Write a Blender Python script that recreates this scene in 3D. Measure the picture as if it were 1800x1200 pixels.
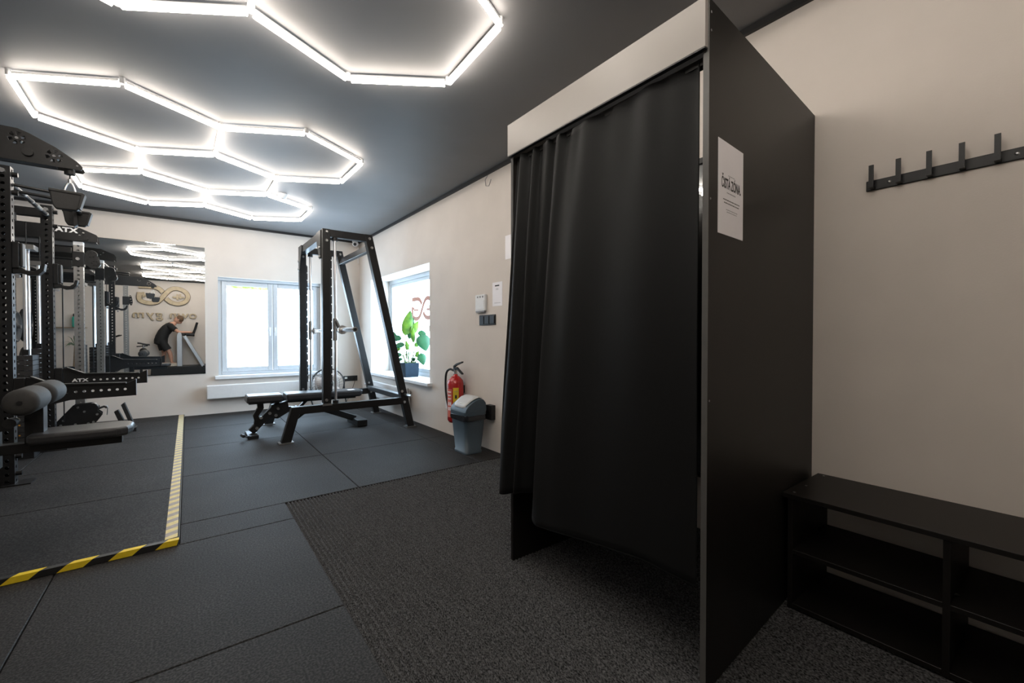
import bpy, bmesh, math, random
from math import sin, cos, pi, radians
from mathutils import Vector, Matrix
random.seed(7)
scene = bpy.context.scene
for o in list(bpy.data.objects): bpy.data.objects.remove(o)
COL = scene.collection
V = Vector

# ------------------------------------------------------------------ camera, light, exposure
cam_d = bpy.data.cameras.new('camera'); cam_d.lens = 15.04; cam_d.sensor_width = 36; cam_d.clip_start = .02
cam = bpy.data.objects.new('camera', cam_d); COL.objects.link(cam)
cam.location = (0, 0, 1.1); cam.rotation_euler = (radians(89.25), 0, radians(-37.15))
scene.camera = cam
world = bpy.data.worlds.new('world'); scene.world = world; world.use_nodes = True
world.node_tree.nodes['Background'].inputs[0].default_value = (.75, .87, 1, 1)
world.node_tree.nodes['Background'].inputs[1].default_value = 2.0
LED_POWER = 31.0        # glow of the ceiling tubes
WIN_POWER = 14.0         # daylight behind the frosted panes
scene.view_settings.view_transform = 'Standard'; scene.view_settings.look = 'None'
scene.view_settings.gamma = 1; scene.view_settings.use_curve_mapping = False
scene.view_settings.exposure = 0.0

# ------------------------------------------------------------------ room dimensions (metres)
XL, XR, YB, YF, ZC = -3.2, 2.33, -1.0, 7.36, 2.69

# ------------------------------------------------------------------ materials
MATS = {}
def mat(name, col, rough=.5, metal=0., var=0., vscale=30., bump=0., bscale=200., spec=.5, emit=None, estr=0., coat=0., col2=None, sheen=0.):
    m = bpy.data.materials.new(name); m.use_nodes = True
    nt = m.node_tree; b = nt.nodes['Principled BSDF']
    b.inputs['Base Color'].default_value = (*col, 1); b.inputs['Roughness'].default_value = rough
    b.inputs['Metallic'].default_value = metal; b.inputs['Specular IOR Level'].default_value = spec
    b.inputs['Coat Weight'].default_value = coat
    b.inputs['Sheen Weight'].default_value = sheen
    if emit: b.inputs['Emission Color'].default_value = (*emit, 1); b.inputs['Emission Strength'].default_value = estr
    tc = None
    if var or bump or col2:
        tc = nt.nodes.new('ShaderNodeTexCoord')
    if var or col2:
        n = nt.nodes.new('ShaderNodeTexNoise'); n.inputs['Scale'].default_value = vscale; n.inputs['Detail'].default_value = 4
        nt.links.new(tc.outputs['Object'], n.inputs['Vector'])
        r = nt.nodes.new('ShaderNodeValToRGB')
        c2 = col2 if col2 else tuple(min(1, c*(1+var)) for c in col)
        r.color_ramp.elements[0].color = (*[c*(1-var) for c in col], 1); r.color_ramp.elements[0].position = .35
        r.color_ramp.elements[1].color = (*c2, 1); r.color_ramp.elements[1].position = .68
        nt.links.new(n.outputs['Fac'], r.inputs['Fac']); nt.links.new(r.outputs['Color'], b.inputs['Base Color'])
    if bump:
        n2 = nt.nodes.new('ShaderNodeTexNoise'); n2.inputs['Scale'].default_value = bscale; n2.inputs['Detail'].default_value = 3
        bp = nt.nodes.new('ShaderNodeBump'); bp.inputs['Strength'].default_value = bump; bp.inputs['Distance'].default_value = .003
        nt.links.new(tc.outputs['Object'], n2.inputs['Vector']); nt.links.new(n2.outputs['Fac'], bp.inputs['Height'])
        nt.links.new(bp.outputs['Normal'], b.inputs['Normal'])
    MATS[name] = m
    return m
M_wall = mat('wall_paint', (.66, .605, .555), .85, var=.025, vscale=3, bump=.12, bscale=160, spec=.2)
M_ceil = mat('ceiling_paint', (.19, .186, .188), .6, var=.04, vscale=2, spec=.35)
M_trim = mat('black_trim', (.012, .012, .013), .5, var=.1)
M_white = mat('white_plastic', (.75, .76, .77), .4, var=.02)
M_wframe = mat('white_window_frame', (.50, .53, .56), .35, var=.02)
M_sill = mat('white_sill', (.72, .74, .76), .4, var=.03, vscale=8)
M_black = mat('black_powder_coat', (.009, .009, .0095), .42, var=.15, vscale=60, bump=.05, bscale=500, spec=.35)
M_black2 = mat('black_satin_steel', (.012, .012, .0125), .38, var=.1, vscale=40, spec=.35)
M_plastic = mat('black_plastic', (.011, .011, .0115), .5, var=.1, spec=.35)
M_rubberpad = mat('black_moulded_rubber', (.014, .014, .0145), .55, var=.15, vscale=50, bump=.1)
M_vinyl = mat('black_vinyl', (.022, .022, .024), .42, var=.12, vscale=90, bump=.15, bscale=350)
M_foam = mat('grey_black_foam', (.03, .029, .028), .75, var=.1, vscale=70, bump=.15, bscale=300)
M_chrome = mat('chrome', (.72, .72, .73), .28, 1., var=.03)
M_steel = mat('brushed_steel', (.33, .325, .315), .36, .85, var=.06, vscale=25)
M_bolt = mat('bolt_steel', (.6, .6, .6), .3, 1., var=.04)
M_mirror = mat('mirror_glass', (.9, .92, .92), .0, 1., var=0); 
M_lam = mat('dark_brown_laminate', (.008, .0068, .006), .42, var=.12, vscale=6, bump=.02, bscale=300, spec=.28)
M_lamedge = mat('grey_laminate_edge', (.075, .073, .07), .35, var=.05)
M_fascia = mat('beige_grey_board', (.268, .247, .23), .35, var=.02, vscale=5)
M_curtain = mat('black_curtain', (.0035, .0037, .0038), .6, var=.12, vscale=140, bump=.05, bscale=700, spec=.16, sheen=.02)
M_paper = mat('white_paper', (.84, .82, .85), .45, var=.02, vscale=6)
M_ink = mat('black_ink', (.02, .02, .02), .6, var=.05)
M_greyink = mat('grey_ink', (.25, .25, .26), .6, var=.05)
M_letter = mat('white_lettering', (.8, .8, .8), .5, var=.02)
M_yellow = mat('yellow_hazard', (.75, .55, .02), .5, var=.06, vscale=40)
M_hblack = mat('black_hazard', (.012, .012, .012), .5, var=.1)
M_paley = mat('pale_yellow_tape', (.66, .55, .24), .6, var=.1, vscale=40)
M_paleg = mat('worn_grey_tape', (.34, .30, .27), .6, var=.1, vscale=40)
M_red = mat('extinguisher_red', (.42, .012, .012), .25, var=.05, vscale=10, coat=.4)
M_labely = mat('yellow_label', (.75, .55, .03), .5, var=.05)
M_labelr = mat('red_label', (.62, .16, .12), .5, var=.05)
M_bin = mat('slate_blue_plastic', (.042, .066, .088), .45, var=.05, vscale=12)
M_binlid = mat('light_grey_plastic', (.5, .5, .5), .4, var=.03)
M_bag = mat('black_bin_liner', (.018, .02, .025), .25, var=.1)
M_pot = mat('slate_planter', (.02, .034, .052), .75, var=.08, vscale=20, spec=.15)
M_leaf = mat('leaf_green', (.09, .26, .05), .35, var=.25, vscale=8, col2=(.25, .48, .05))
M_leafd = mat('leaf_dark_green', (.03, .14, .06), .35, var=.2, vscale=8)
M_stem = mat('plant_stem', (.12, .2, .05), .5, var=.2)
M_soil = mat('soil', (.02, .014, .01), .9, var=.3)
M_rad = mat('radiator_white', (.70, .70, .70), .35, var=.02)
M_decal = mat('copper_window_film', (.42, .15, .08), .5, var=.05)
M_decalg = mat('grey_window_film', (.3, .25, .23), .5, var=.05)
M_gold = mat('wood_logo', (.50, .40, .26), .45, var=.12, vscale=14)
M_skin = mat('skin', (.55, .30, .21), .5, var=.06)
M_hair = mat('brown_hair', (.11, .06, .03), .6, var=.3, vscale=60)
M_shirt = mat('black_jersey', (.012, .012, .013), .8, var=.15)
M_shoe = mat('pale_shoe', (.55, .5, .42), .6, var=.1)
M_silver = mat('silver_paint', (.42, .43, .44), .35, .4, var=.03)
M_teal = mat('teal_bottle', (.05, .42, .33), .35, var=.05)
M_wood = mat('shelf_wood', (.22, .16, .10), .5, var=.25, vscale=9)
M_iron = mat('weight_plate_iron', (.03, .03, .031), .5, var=.2, vscale=40)
M_fanblade = mat('smoky_fan_blade', (.55, .47, .42), .4, var=.05)
M_hole = mat('dark_recess', (.004, .004, .004), .8, var=.1)
M_orange = mat('orange_mark', (.8, .35, .02), .5, var=.05)

def led_mat():
    m = mat('led_diffuser', (.9, .9, .9), .4, var=.01, emit=(1, .915, .815), estr=LED_POWER); return m
M_led = led_mat()

def pane_mat(name, foliage):
    m = mat(name, (.8, .82, .85), .25)
    nt = m.node_tree; b = nt.nodes['Principled BSDF']
    tc = nt.nodes.new('ShaderNodeTexCoord')
    n = nt.nodes.new('ShaderNodeTexNoise'); n.inputs['Scale'].default_value = 9; n.inputs['Detail'].default_value = 6
    r = nt.nodes.new('ShaderNodeValToRGB')
    r.color_ramp.elements[0].position = .3; r.color_ramp.elements[0].color = (.56, .77, 1, 1)
    r.color_ramp.elements[1].position = .7; r.color_ramp.elements[1].color = (.63, .83, 1, 1)
    nt.links.new(tc.outputs['Object'], n.inputs['Vector']); nt.links.new(n.outputs['Fac'], r.inputs['Fac'])
    nt.links.new(r.outputs['Color'], b.inputs['Emission Color']); b.inputs['Emission Strength'].default_value = WIN_POWER
    return m
M_pane = pane_mat('frosted_lit_pane', False)
M_foliage = mat('hedge_outside', (.3, .45, .08), .7, var=.3, vscale=14)
def _fol():
    nt = M_foliage.node_tree; b = nt.nodes['Principled BSDF']; r = nt.nodes.new('ShaderNodeValToRGB'); n = [x for x in nt.nodes if x.type == 'TEX_NOISE'][0]
    r.color_ramp.elements[0].position = .42; r.color_ramp.elements[0].color = (.45, .72, .22, 1); r.color_ramp.elements[1].position = .6; r.color_ramp.elements[1].color = (1, 1, .95, 1)
    nt.links.new(n.outputs['Fac'], r.inputs['Fac']); nt.links.new(r.outputs['Color'], b.inputs['Emission Color']); b.inputs['Emission Strength'].default_value = 1.0
_fol()

def rubber_mat():
    m = mat('rubber_floor', (.03, .03, .032), .68, spec=.22)
    nt = m.node_tree; b = nt.nodes['Principled BSDF']; tc = nt.nodes.new('ShaderNodeTexCoord')
    w = nt.nodes.new('ShaderNodeTexNoise'); w.inputs['Scale'].default_value = 130; w.inputs['Detail'].default_value = 4
    big = nt.nodes.new('ShaderNodeTexNoise'); big.inputs['Scale'].default_value = 2.2; big.inputs['Detail'].default_value = 5
    r = nt.nodes.new('ShaderNodeValToRGB'); e = r.color_ramp.elements
    e[0].position = .42; e[0].color = (.007, .0067, .0067, 1); e[1].position = .66; e[1].color = (.042, .040, .040, 1)
    mx = nt.nodes.new('ShaderNodeMix'); mx.data_type = 'RGBA'; mx.blend_type = 'MULTIPLY'; mx.inputs[0].default_value = 1
    r2 = nt.nodes.new('ShaderNodeValToRGB'); r2.color_ramp.elements[0].color = (.8, .8, .8, 1); r2.color_ramp.elements[0].position = .3
    r2.color_ramp.elements[1].color = (1.25, 1.25, 1.25, 1); r2.color_ramp.elements[1].position = .7
    bp = nt.nodes.new('ShaderNodeBump'); bp.inputs['Strength'].default_value = .35; bp.inputs['Distance'].default_value = .002
    for x in (w, big): nt.links.new(tc.outputs['Object'], x.inputs['Vector'])
    nt.links.new(w.outputs['Fac'], r.inputs['Fac']); nt.links.new(big.outputs['Fac'], r2.inputs['Fac'])
    nt.links.new(r.outputs['Color'], mx.inputs[6]); nt.links.new(r2.outputs['Color'], mx.inputs[7])
    nt.links.new(mx.outputs[2], b.inputs['Base Color'])
    nt.links.new(w.outputs['Fac'], bp.inputs['Height']); nt.links.new(bp.outputs['Normal'], b.inputs['Normal'])
    return m
M_rubber = rubber_mat()
def carpet_mat():
    m = mat('ribbed_carpet', (.02, .019, .019), .95, spec=.1)
    nt = m.node_tree; b = nt.nodes['Principled BSDF']; tc = nt.nodes.new('ShaderNodeTexCoord')
    mp = nt.nodes.new('ShaderNodeMapping'); mp.inputs['Scale'].default_value = (1, .55, 1)
    w = nt.nodes.new('ShaderNodeTexNoise'); w.inputs['Scale'].default_value = 240; w.inputs['Detail'].default_value = 3
    r = nt.nodes.new('ShaderNodeValToRGB'); e = r.color_ramp.elements
    e[0].position = .36; e[0].color = (.008, .008, .0082, 1); e[1].position = .72; e[1].color = (.125, .125, .128, 1)
    bp = nt.nodes.new('ShaderNodeBump'); bp.inputs['Strength'].default_value = .35; bp.inputs['Distance'].default_value = .004
    nt.links.new(tc.outputs['Object'], mp.inputs['Vector']); nt.links.new(mp.outputs['Vector'], w.inputs['Vector'])
    nt.links.new(w.outputs['Fac'], r.inputs['Fac']); nt.links.new(r.outputs['Color'], b.inputs['Base Color'])
    nt.links.new(w.outputs['Fac'], bp.inputs['Height']); nt.links.new(bp.outputs['Normal'], b.inputs['Normal'])
    return m
M_carpet = carpet_mat()

# ------------------------------------------------------------------ mesh helpers (all in world metres)
class MB:
    def __init__(s): s.v = []; s.f = []; s.sm = []
    def add(s, vs, fs, smooth=False):
        o = len(s.v); s.v += [tuple(x) for x in vs]; s.f += [tuple(i+o for i in f) for f in fs]; s.sm += [smooth]*len(fs); return s
    def box(s, a, b):
        x0, y0, z0 = (min(p, q) for p, q in zip(a, b)); x1, y1, z1 = (max(p, q) for p, q in zip(a, b))
        return s.add([(x0,y0,z0),(x1,y0,z0),(x1,y1,z0),(x0,y1,z0),(x0,y0,z1),(x1,y0,z1),(x1,y1,z1),(x0,y1,z1)],
                     [(0,3,2,1),(4,5,6,7),(0,1,5,4),(1,2,6,5),(2,3,7,6),(3,0,4,7)])
    def bar(s, p, q, w, h, up=(0, 0, 1)):
        p, q = V(p), V(q); d = (q-p).normalized(); u = V(up)
        if abs(d.dot(u)) > .98: u = V((1, 0, 0))
        a = d.cross(u).normalized()*w/2; b = a.cross(d).normalized()*h/2
        vs = [p-a-b, p+a-b, p+a+b, p-a+b, q-a-b, q+a-b, q+a+b, q-a+b]
        return s.add(vs, [(0,1,2,3),(7,6,5,4),(0,4,5,1),(1,5,6,2),(2,6,7,3),(3,7,4,0)])
    def cyl(s, p, q, r, r2=None, n=16, cap=True):
        p, q = V(p), V(q); r2 = r if r2 is None else r2; d = (q-p).normalized()
        a = d.orthogonal().normalized(); b = d.cross(a)
        vs = [p+(a*cos(2*pi*i/n)+b*sin(2*pi*i/n))*r for i in range(n)]+[q+(a*cos(2*pi*i/n)+b*sin(2*pi*i/n))*r2 for i in range(n)]
        s.add(vs, [(i, (i+1) % n, n+(i+1) % n, n+i) for i in range(n)], True)
        if cap: s.add(vs, [tuple(range(n-1, -1, -1)), tuple(range(n, 2*n))])
        return s
    def tube(s, pts, r, n=8, closed=False):
        pts = [V(p) for p in pts]; N = len(pts); vs = []; a = None
        rs = r if isinstance(r, (list, tuple)) else [r]*N
        for i, p in enumerate(pts):
            d = (pts[(i+1) % N]-pts[i-1]) if closed else (pts[min(i+1, N-1)]-pts[max(i-1, 0)])
            d.normalize()
            if a is None: a = d.orthogonal().normalized()
            a = (a-d*a.dot(d)).normalized(); b = d.cross(a)
            vs += [p+(a*cos(2*pi*k/n)+b*sin(2*pi*k/n))*rs[i] for k in range(n)]
        fs = [(i*n+k, i*n+(k+1) % n, ((i+1) % N)*n+(k+1) % n, ((i+1) % N)*n+k) for i in range(N if closed else N-1) for k in range(n)]
        s.add(vs, fs, True)
        if not closed: s.add(vs, [tuple(range(n-1, -1, -1)), tuple(range((N-1)*n, N*n))])
        return s
    def prism(s, poly, ax, c0, c1):
        # poly in the two remaining axes, extruded along axis ax from c0 to c1
        def mk(p, c):
            q = list(p); q.insert(ax, c); return tuple(q)
        n = len(poly); vs = [mk(p, c0) for p in poly]+[mk(p, c1) for p in poly]
        return s.add(vs, [tuple(range(n-1, -1, -1)), tuple(range(n, 2*n))]+[(i, (i+1) % n, n+(i+1) % n, n+i) for i in range(n)])
    def lathe(s, prof, c, n=24, axis='z'):
        vs = []
        for r, h in prof:
            for k in range(n):
                t = 2*pi*k/n
                q = (r*cos(t), r*sin(t), h) if axis == 'z' else ((r*cos(t), h, r*sin(t)) if axis == 'y' else (h, r*cos(t), r*sin(t)))
                vs.append((c[0]+q[0], c[1]+q[1], c[2]+q[2]))
        fs = [(i*n+k, i*n+(k+1) % n, (i+1)*n+(k+1) % n, (i+1)*n+k) for i in range(len(prof)-1) for k in range(n)]
        return s.add(vs, fs, True)
    def ball(s, c, r, n=12, m=8):
        rx, ry, rz = (r, r, r) if not isinstance(r, (tuple, list)) else r
        vs = [(c[0]+rx*sin(pi*j/m)*cos(2*pi*i/n), c[1]+ry*sin(pi*j/m)*sin(2*pi*i/n), c[2]+rz*cos(pi*j/m)) for j in range(m+1) for i in range(n)]
        return s.add(vs, [(j*n+i, j*n+(i+1) % n, (j+1)*n+(i+1) % n, (j+1)*n+i) for j in range(m) for i in range(n)], True)
    def perf(s, x0, x1, y0, y1, z0, z1, pitch=.05, r=.011, rh=None):
        # square tube with a round hole every pitch on all four sides
        rh = rh or r; n = int((z1-z0)/pitch); p = (z1-z0)/n
        for (o, u, w) in (((x0, y0), (1, 0), x1-x0), ((x1, y0), (0, 1), y1-y0), ((x1, y1), (-1, 0), x1-x0), ((x0, y1), (0, -1), y1-y0)):
            for i in range(n):
                zc = z0+p*(i+.5); q = []
                for (a, b) in ((-1,-1),(0,-1),(1,-1),(1,0),(1,1),(0,1),(-1,1),(-1,0)):
                    q.append((w/2+a*w/2, zc+b*p/2))
                for k in range(8):
                    t = -3*pi/4+k*pi/4; q.append((w/2+r*cos(t), zc+rh*sin(t)))
                for k in range(8):
                    t = -3*pi/4+k*pi/4; q.append((w/2+r*cos(t), zc+rh*sin(t)))
                vs = [(o[0]+u[0]*a, o[1]+u[1]*a, b) for a, b in q]
                nx, ny = -u[1], u[0]    # inward
                for k in range(16, 24): vs[k] = (vs[k][0]+nx*.004, vs[k][1]+ny*.004, vs[k][2])
                s.add(vs, [(k, (k+1) % 8, 8+(k+1) % 8, 8+k) for k in range(8)]+[(8+k, 8+(k+1) % 8, 16+(k+1) % 8, 16+k) for k in range(8)])
        s.add([(x0,y0,z1),(x1,y0,z1),(x1,y1,z1),(x0,y1,z1)], [(0,1,2,3)])
        return s
    def build(s, name, m, parent=None, bevel=0, seg=2, sub=0):
        me = bpy.data.meshes.new(name)
        org = V(parent['_org']) if parent is not None and '_org' in parent else V((0, 0, 0))
        me.from_pydata([V(v)-org for v in s.v], [], s.f); me.update()
        me.polygons.foreach_set('use_smooth', s.sm)
        me.materials.append(m)
        o = bpy.data.objects.new(name, me); COL.objects.link(o)
        if parent is not None: o.parent = parent; o['_org'] = tuple(org)
        else: o['_org'] = (0., 0., 0.)
        if bevel:
            b = o.modifiers.new('bevel', 'BEVEL'); b.width = bevel; b.segments = seg; b.limit_method = 'ANGLE'; b.angle_limit = radians(40)
        if sub:
            b = o.modifiers.new('sub', 'SUBSURF'); b.levels = sub; b.render_levels = sub
        return o
def tag(o, label, cat, group=None):
    o['label'] = label; o['category'] = cat
    if group: o['group'] = group
    return o
def thing(name, label, cat, loc, group=None):
    o = bpy.data.objects.new(name, None); COL.objects.link(o); o.location = loc; o['_org'] = tuple(loc); o.empty_display_size = .1
    return tag(o, label, cat, group)
def struct(o): o['kind'] = 'structure'; return o
def solo(mb, name, m, label, cat, group=None, **k):     # a thing that is one mesh; origin moved to its base
    xs = list(zip(*mb.v)); c = V(((min(xs[0])+max(xs[0]))/2, (min(xs[1])+max(xs[1]))/2, min(xs[2])))
    mb.v = [tuple(V(v)-c) for v in mb.v]
    o = mb.build(name, m, None, **k); o.location = c
    return tag(o, label, cat, group)
def from_curve(cu, name, m, parent, mw):
    ob = bpy.data.objects.new('tmp', cu); COL.objects.link(ob)
    bpy.context.view_layer.update()
    dg = bpy.context.evaluated_depsgraph_get(); me = bpy.data.meshes.new_from_object(ob.evaluated_get(dg))
    bpy.data.objects.remove(ob); bpy.data.curves.remove(cu)
    org = V(parent['_org']) if parent is not None else V((0, 0, 0))
    me.transform(Matrix.Translation(-org) @ mw); me.materials.clear(); me.materials.append(m); me.name = name
    o = bpy.data.objects.new(name, me); COL.objects.link(o)
    if parent is not None: o.parent = parent
    o['_org'] = tuple(org)
    return o
def plate(outline, holes, thick, mw, name, m, parent, bev=0.0):
    cu = bpy.data.curves.new('c', 'CURVE'); cu.dimensions = '2D'; cu.fill_mode = 'BOTH'; cu.extrude = thick/2; cu.bevel_depth = bev; cu.bevel_resolution = 1
    for pl in [outline]+holes:
        sp = cu.splines.new('POLY'); sp.points.add(len(pl)-1); sp.use_cyclic_u = True
        for i, p in enumerate(pl): sp.points[i].co = (p[0], p[1], 0, 1)
    return from_curve(cu, name, m, parent, mw)
def text(body, size, mw, name, m, parent, thick=.001, sx=1., bold=0., align='CENTER', spacing=1.):
    cu = bpy.data.curves.new('t', 'FONT'); cu.body = body; cu.size = size; cu.extrude = thick/2; cu.align_x = align; cu.align_y = 'CENTER'
    cu.offset = bold; cu.space_character = spacing
    return from_curve(cu, name, m, parent, mw @ Matrix.Diagonal((sx, 1, 1, 1)))
def circ(cx, cy, r, n=16): return [(cx+r*cos(2*pi*i/n), cy+r*sin(2*pi*i/n)) for i in range(n)]
def XZ(y): return Matrix(((1,0,0,0),(0,0,-1,y),(0,1,0,0),(0,0,0,1)))          # plane local (x,y) -> world (X,Z), facing -Y
def band(pts, w, z0, z1, mapf):
    # flat stroke of width w along a polyline, extruded from depth z0 to z1 and placed with mapf(u, v, d)
    n = len(pts); L = []; R = []
    for i, p in enumerate(pts):
        a = V(pts[max(i-1, 0)]); b = V(pts[min(i+1, n-1)]); d = (b-a).normalized(); k = V((-d.y, d.x))*w/2
        L.append(V(p)+k); R.append(V(p)-k)
    mb = MB(); vs = []
    for l, r in zip(L, R):
        vs += [mapf(l.x, l.y, z0), mapf(r.x, r.y, z0), mapf(r.x, r.y, z1), mapf(l.x, l.y, z1)]
    fs = [(i*4+k, i*4+(k+1) % 4, i*4+4+(k+1) % 4, i*4+4+k) for i in range(n-1) for k in range(4)]+[(3, 2, 1, 0), (4*n-4, 4*n-3, 4*n-2, 4*n-1)]
    return mb.add(vs, fs)
def smooth_pts(pts, k=6):
    out = []; P = [V(p) for p in pts]
    for i in range(len(P)-1):
        p0 = P[max(i-1, 0)]; p1 = P[i]; p2 = P[i+1]; p3 = P[min(i+2, len(P)-1)]
        for j in range(k):
            t = j/k
            out.append(.5*((2*p1)+(p2-p0)*t+(2*p0-5*p1+4*p2-p3)*t*t+(3*p1-p0-3*p2+p3)*t**3))
    out.append(P[-1]); return out

# ================================================================== STRUCTURE
PZ = .028                                           # height of the raised rubber platform
floor = MB().box((XL, YB, -.15), (XR, YF, -.014)).build('floor', M_hblack); struct(floor)
def tiles(xs, ys, z, g=.0022):
    for i in range(len(xs)-1):
        for j in range(len(ys)-1):
            o = MB().box((xs[i]+g, ys[j]+g, -.014), (xs[i+1]-g, ys[j+1]-g, z)).build('rubber_tile', M_rubber, floor, bevel=.003, seg=1)
tiles([-3.2, -1.55, -.5, .505], [-1.0, -.28, .76, 1.80, 2.845], 0)
tiles([-.045, .505], [2.845, 3.145], 0)
tiles([-.045, .985, 2.03, 2.33], [3.145, 4.21, 5.25, 6.30, 7.36], 0)
tiles([-3.2, -2.1, -1.07, -.048], [2.85, 3.845, 4.87, 5.97, 7.0, 7.36], PZ)

# ribbed carpet: a corrugated surface, ribs run away from the door
def carpet():
    mb = MB(); x0, x1, y0, y1 = .507, 2.33, -1.0, 3.143; n = 84; p = (x1-x0)/n; xs = []; zs = []
    for i in range(n):
        for t, h in ((0, -.0134), (.34, -.0134), (.44, -.003), (.68, -.0008), (.92, -.003)):
            xs.append(x0+p*(i+t)); zs.append(h)
    xs.append(x1); zs.append(-.0134)
    m = 24; vs = []
    for j in range(m+1):
        y = y0+(y1-y0)*j/m
        vs += [(x, y, z) for x, z in zip(xs, zs)]
    k = len(xs)
    mb.add(vs, [(j*k+i, j*k+i+1, (j+1)*k+i+1, (j+1)*k+i) for j in range(m) for i in range(k-1)], True)
    mb.box((x0, y0, -.014), (x1, y1, -.0136))
    return mb
o = carpet().build('carpet', M_carpet, floor); o['label'] = 'charcoal ribbed entrance carpet'

struct(MB().box((XL-.2, YB-.2, ZC), (XR+.45, YF+.35, ZC+.15)).build('ceiling', M_ceil))
# walls with window openings
W1 = dict(x0=.345, x1=1.72, z0=.53, z1=1.94)                 # far window
W2 = dict(y0=4.725, y1=6.80, z0=.53, z1=1.985)               # right window
wf = MB()
wf.box((XL, YF, -.15), (W1['x0'], YF+.3, ZC)).box((W1['x1'], YF, -.15), (XR+.4, YF+.3, ZC))
wf.box((W1['x0'], YF, -.15), (W1['x1'], YF+.3, W1['z0'])).box((W1['x0'], YF, W1['z1']), (W1['x1'], YF+.3, ZC))
struct(wf.build('wall_far', M_wall))
wr = MB()
wr.box((XR, YB, -.15), (XR+.4, W2['y0'], ZC)).box((XR, W2['y1'], -.15), (XR+.4, YF, ZC))
wr.box((XR, W2['y0'], -.15), (XR+.4, W2['y1'], W2['z0'])).box((XR, W2['y0'], W2['z1']), (XR+.4, W2['y1'], ZC))
struct(wr.build('wall_right', M_wall))
struct(MB().box((XL-.15, YB, -.15), (XL, YF, ZC)).build('wall_left', M_wall))
struct(MB().box((XL-.15, YB-.15, -.15), (XR+.4, YB, ZC)).build('wall_back', M_wall))
for i, (a, b) in enumerate((((XL, YF-.022, ZC-.032), (XR, YF, ZC)), ((XR-.022, YB, ZC-.032), (XR, YF, ZC)),
                            ((XL, YB, ZC-.032), (XR, YB+.022, ZC)), ((XL, YB, ZC-.032), (XL+.022, YF, ZC)))):
    struct(MB().box(a, b).build('trim_%d' % (i+1), M_trim))

def frame_rect(mb, ax, c0, c1, a0, a1, z0, z1, w):
    # rectangular frame in the plane normal to ax
    def bx(p0, p1, q0, q1):
        if ax == 1: mb.box((p0, c0, q0), (p1, c1, q1))
        else: mb.box((c0, p0, q0), (c1, p1, q1))
    bx(a0, a0+w, z0, z1); bx(a1-w, a1, z0, z1); bx(a0+w, a1-w, z0, z0+w); bx(a0+w, a1-w, z1-w, z1)
    return mb
# far window: outer frame, two sashes, panes
w1 = bpy.data.objects.new('window_1', None); COL.objects.link(w1); w1.location = (1.03, YF+.1, .53); w1['_org'] = tuple(w1.location); struct(w1)
frame_rect(MB(), 1, YF+.10, YF+.16, .345, 1.72, .53, 1.94, .045).build('window_frame', M_wframe, w1, bevel=.004)
for a0, a1 in ((.392, 1.035), (1.045, 1.673)):
    s = frame_rect(MB(), 1, YF+.085, YF+.145, a0, a1, .58, 1.893, .062).build('sash', M_wframe, w1, bevel=.006)
    zs = 1.795 if a0 < 1 else 1.833
    MB().box((a0+.06, YF+.11, .64), (a1-.06, YF+.122, zs)).build('pane', M_pane, s)
    if a0 < 1: MB().box((a0+.06, YF+.112, zs), (a1-.06, YF+.122, 1.833)).build('clear_pane_strip', M_foliage, s)
    h = MB(); hx = a1-.03 if a0 < 1 else a0+.03
    h.box((hx-.012, YF+.075, 1.17), (hx+.012, YF+.086, 1.23)).box((hx-.008, YF+.05, 1.10), (hx+.008, YF+.062, 1.215)).box((hx-.006, YF+.055, 1.193), (hx+.006, YF+.078, 1.209))
    h.build('handle', M_white, s)
MB().box((.345, YF+.06, 1.90), (1.72, YF+.10, 1.94)).build('blind_box', M_wframe, w1)
f = MB().box((.30, YF-.06, .485), (1.765, YF+.10, .532)).build('sill', M_sill, w1, bevel=.005)
# hedge seen as a green fringe over the frosted film of the left sash
# right window
w2 = bpy.data.objects.new('window_2', None); COL.objects.link(w2); w2.location = (2.65, 5.76, .53); w2['_org'] = tuple(w2.location); struct(w2)
frame_rect(MB(), 0, 2.625, 2.70, 4.725, 6.80, .53, 1.985, .06).build('window_frame', M_wframe, w2, bevel=.004)
s = frame_rect(MB(), 0, 2.635, 2.69, 4.785, 6.74, .59, 1.925, .05).build('sash', M_wframe, w2, bevel=.005)
MB().box((2.66, 4.83, .635), (2.672, 6.695, 1.88)).build('pane', M_pane, s)
MB().box((2.262, 4.65, .495), (2.64, 6.80, .535)).build('sill', M_sill, w2, bevel=.006)

# logo strokes, in the units of the emblem (see wall sign): u to the right as seen from inside, v up
LOGO = [smooth_pts([(-160, 20), (-160, -45), (-110, -68), (-55, -62), (-20, -30), (22, 30), (62, 64), (112, 62), (155, 32), (166, -8), (146, -48), (96, -68), (45, -55), (14, -25)]),
        smooth_pts([(-168, 70), (-70, 70), (-30, 55), (-8, 28)])]
DUMB = [[(-150, 4), (-130, 4)], [(-136, -24), (-136, 22)], [(-136, -4), (-60, -8)], [(60, -10), (140, -10)], [(92, -34), (92, 16)], [(112, -24), (112, 18)]]
def logo(parent, sc, mapf, m, w, names='stroke', d0=0., d1=.02):
    for st in LOGO: band([(p[0]*sc, p[1]*sc) for p in st], w*sc, d0, d1, mapf).build(names, m, parent)
    for i_, st in enumerate(DUMB): band([(p[0]*sc, p[1]*sc) for p in st], 14*sc, d0, d1*(1.06+.05*i_), mapf).build('dumbbell_bar', m, parent)
dec = thing('window_decal', 'copper coloured logo film on right window glass behind the plant', 'decal', (2.655, 5.62, 1.2))
logo(dec, .00205, lambda u, v, d: (2.6585-d, 5.62-u, 1.49+v), M_decal, 30, d1=.001)
RW = Matrix(((0,0,-1,2.658),(-1,0,0,5.62),(0,1,0,1.215),(0,0,0,1)))
xc = -.32
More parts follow.
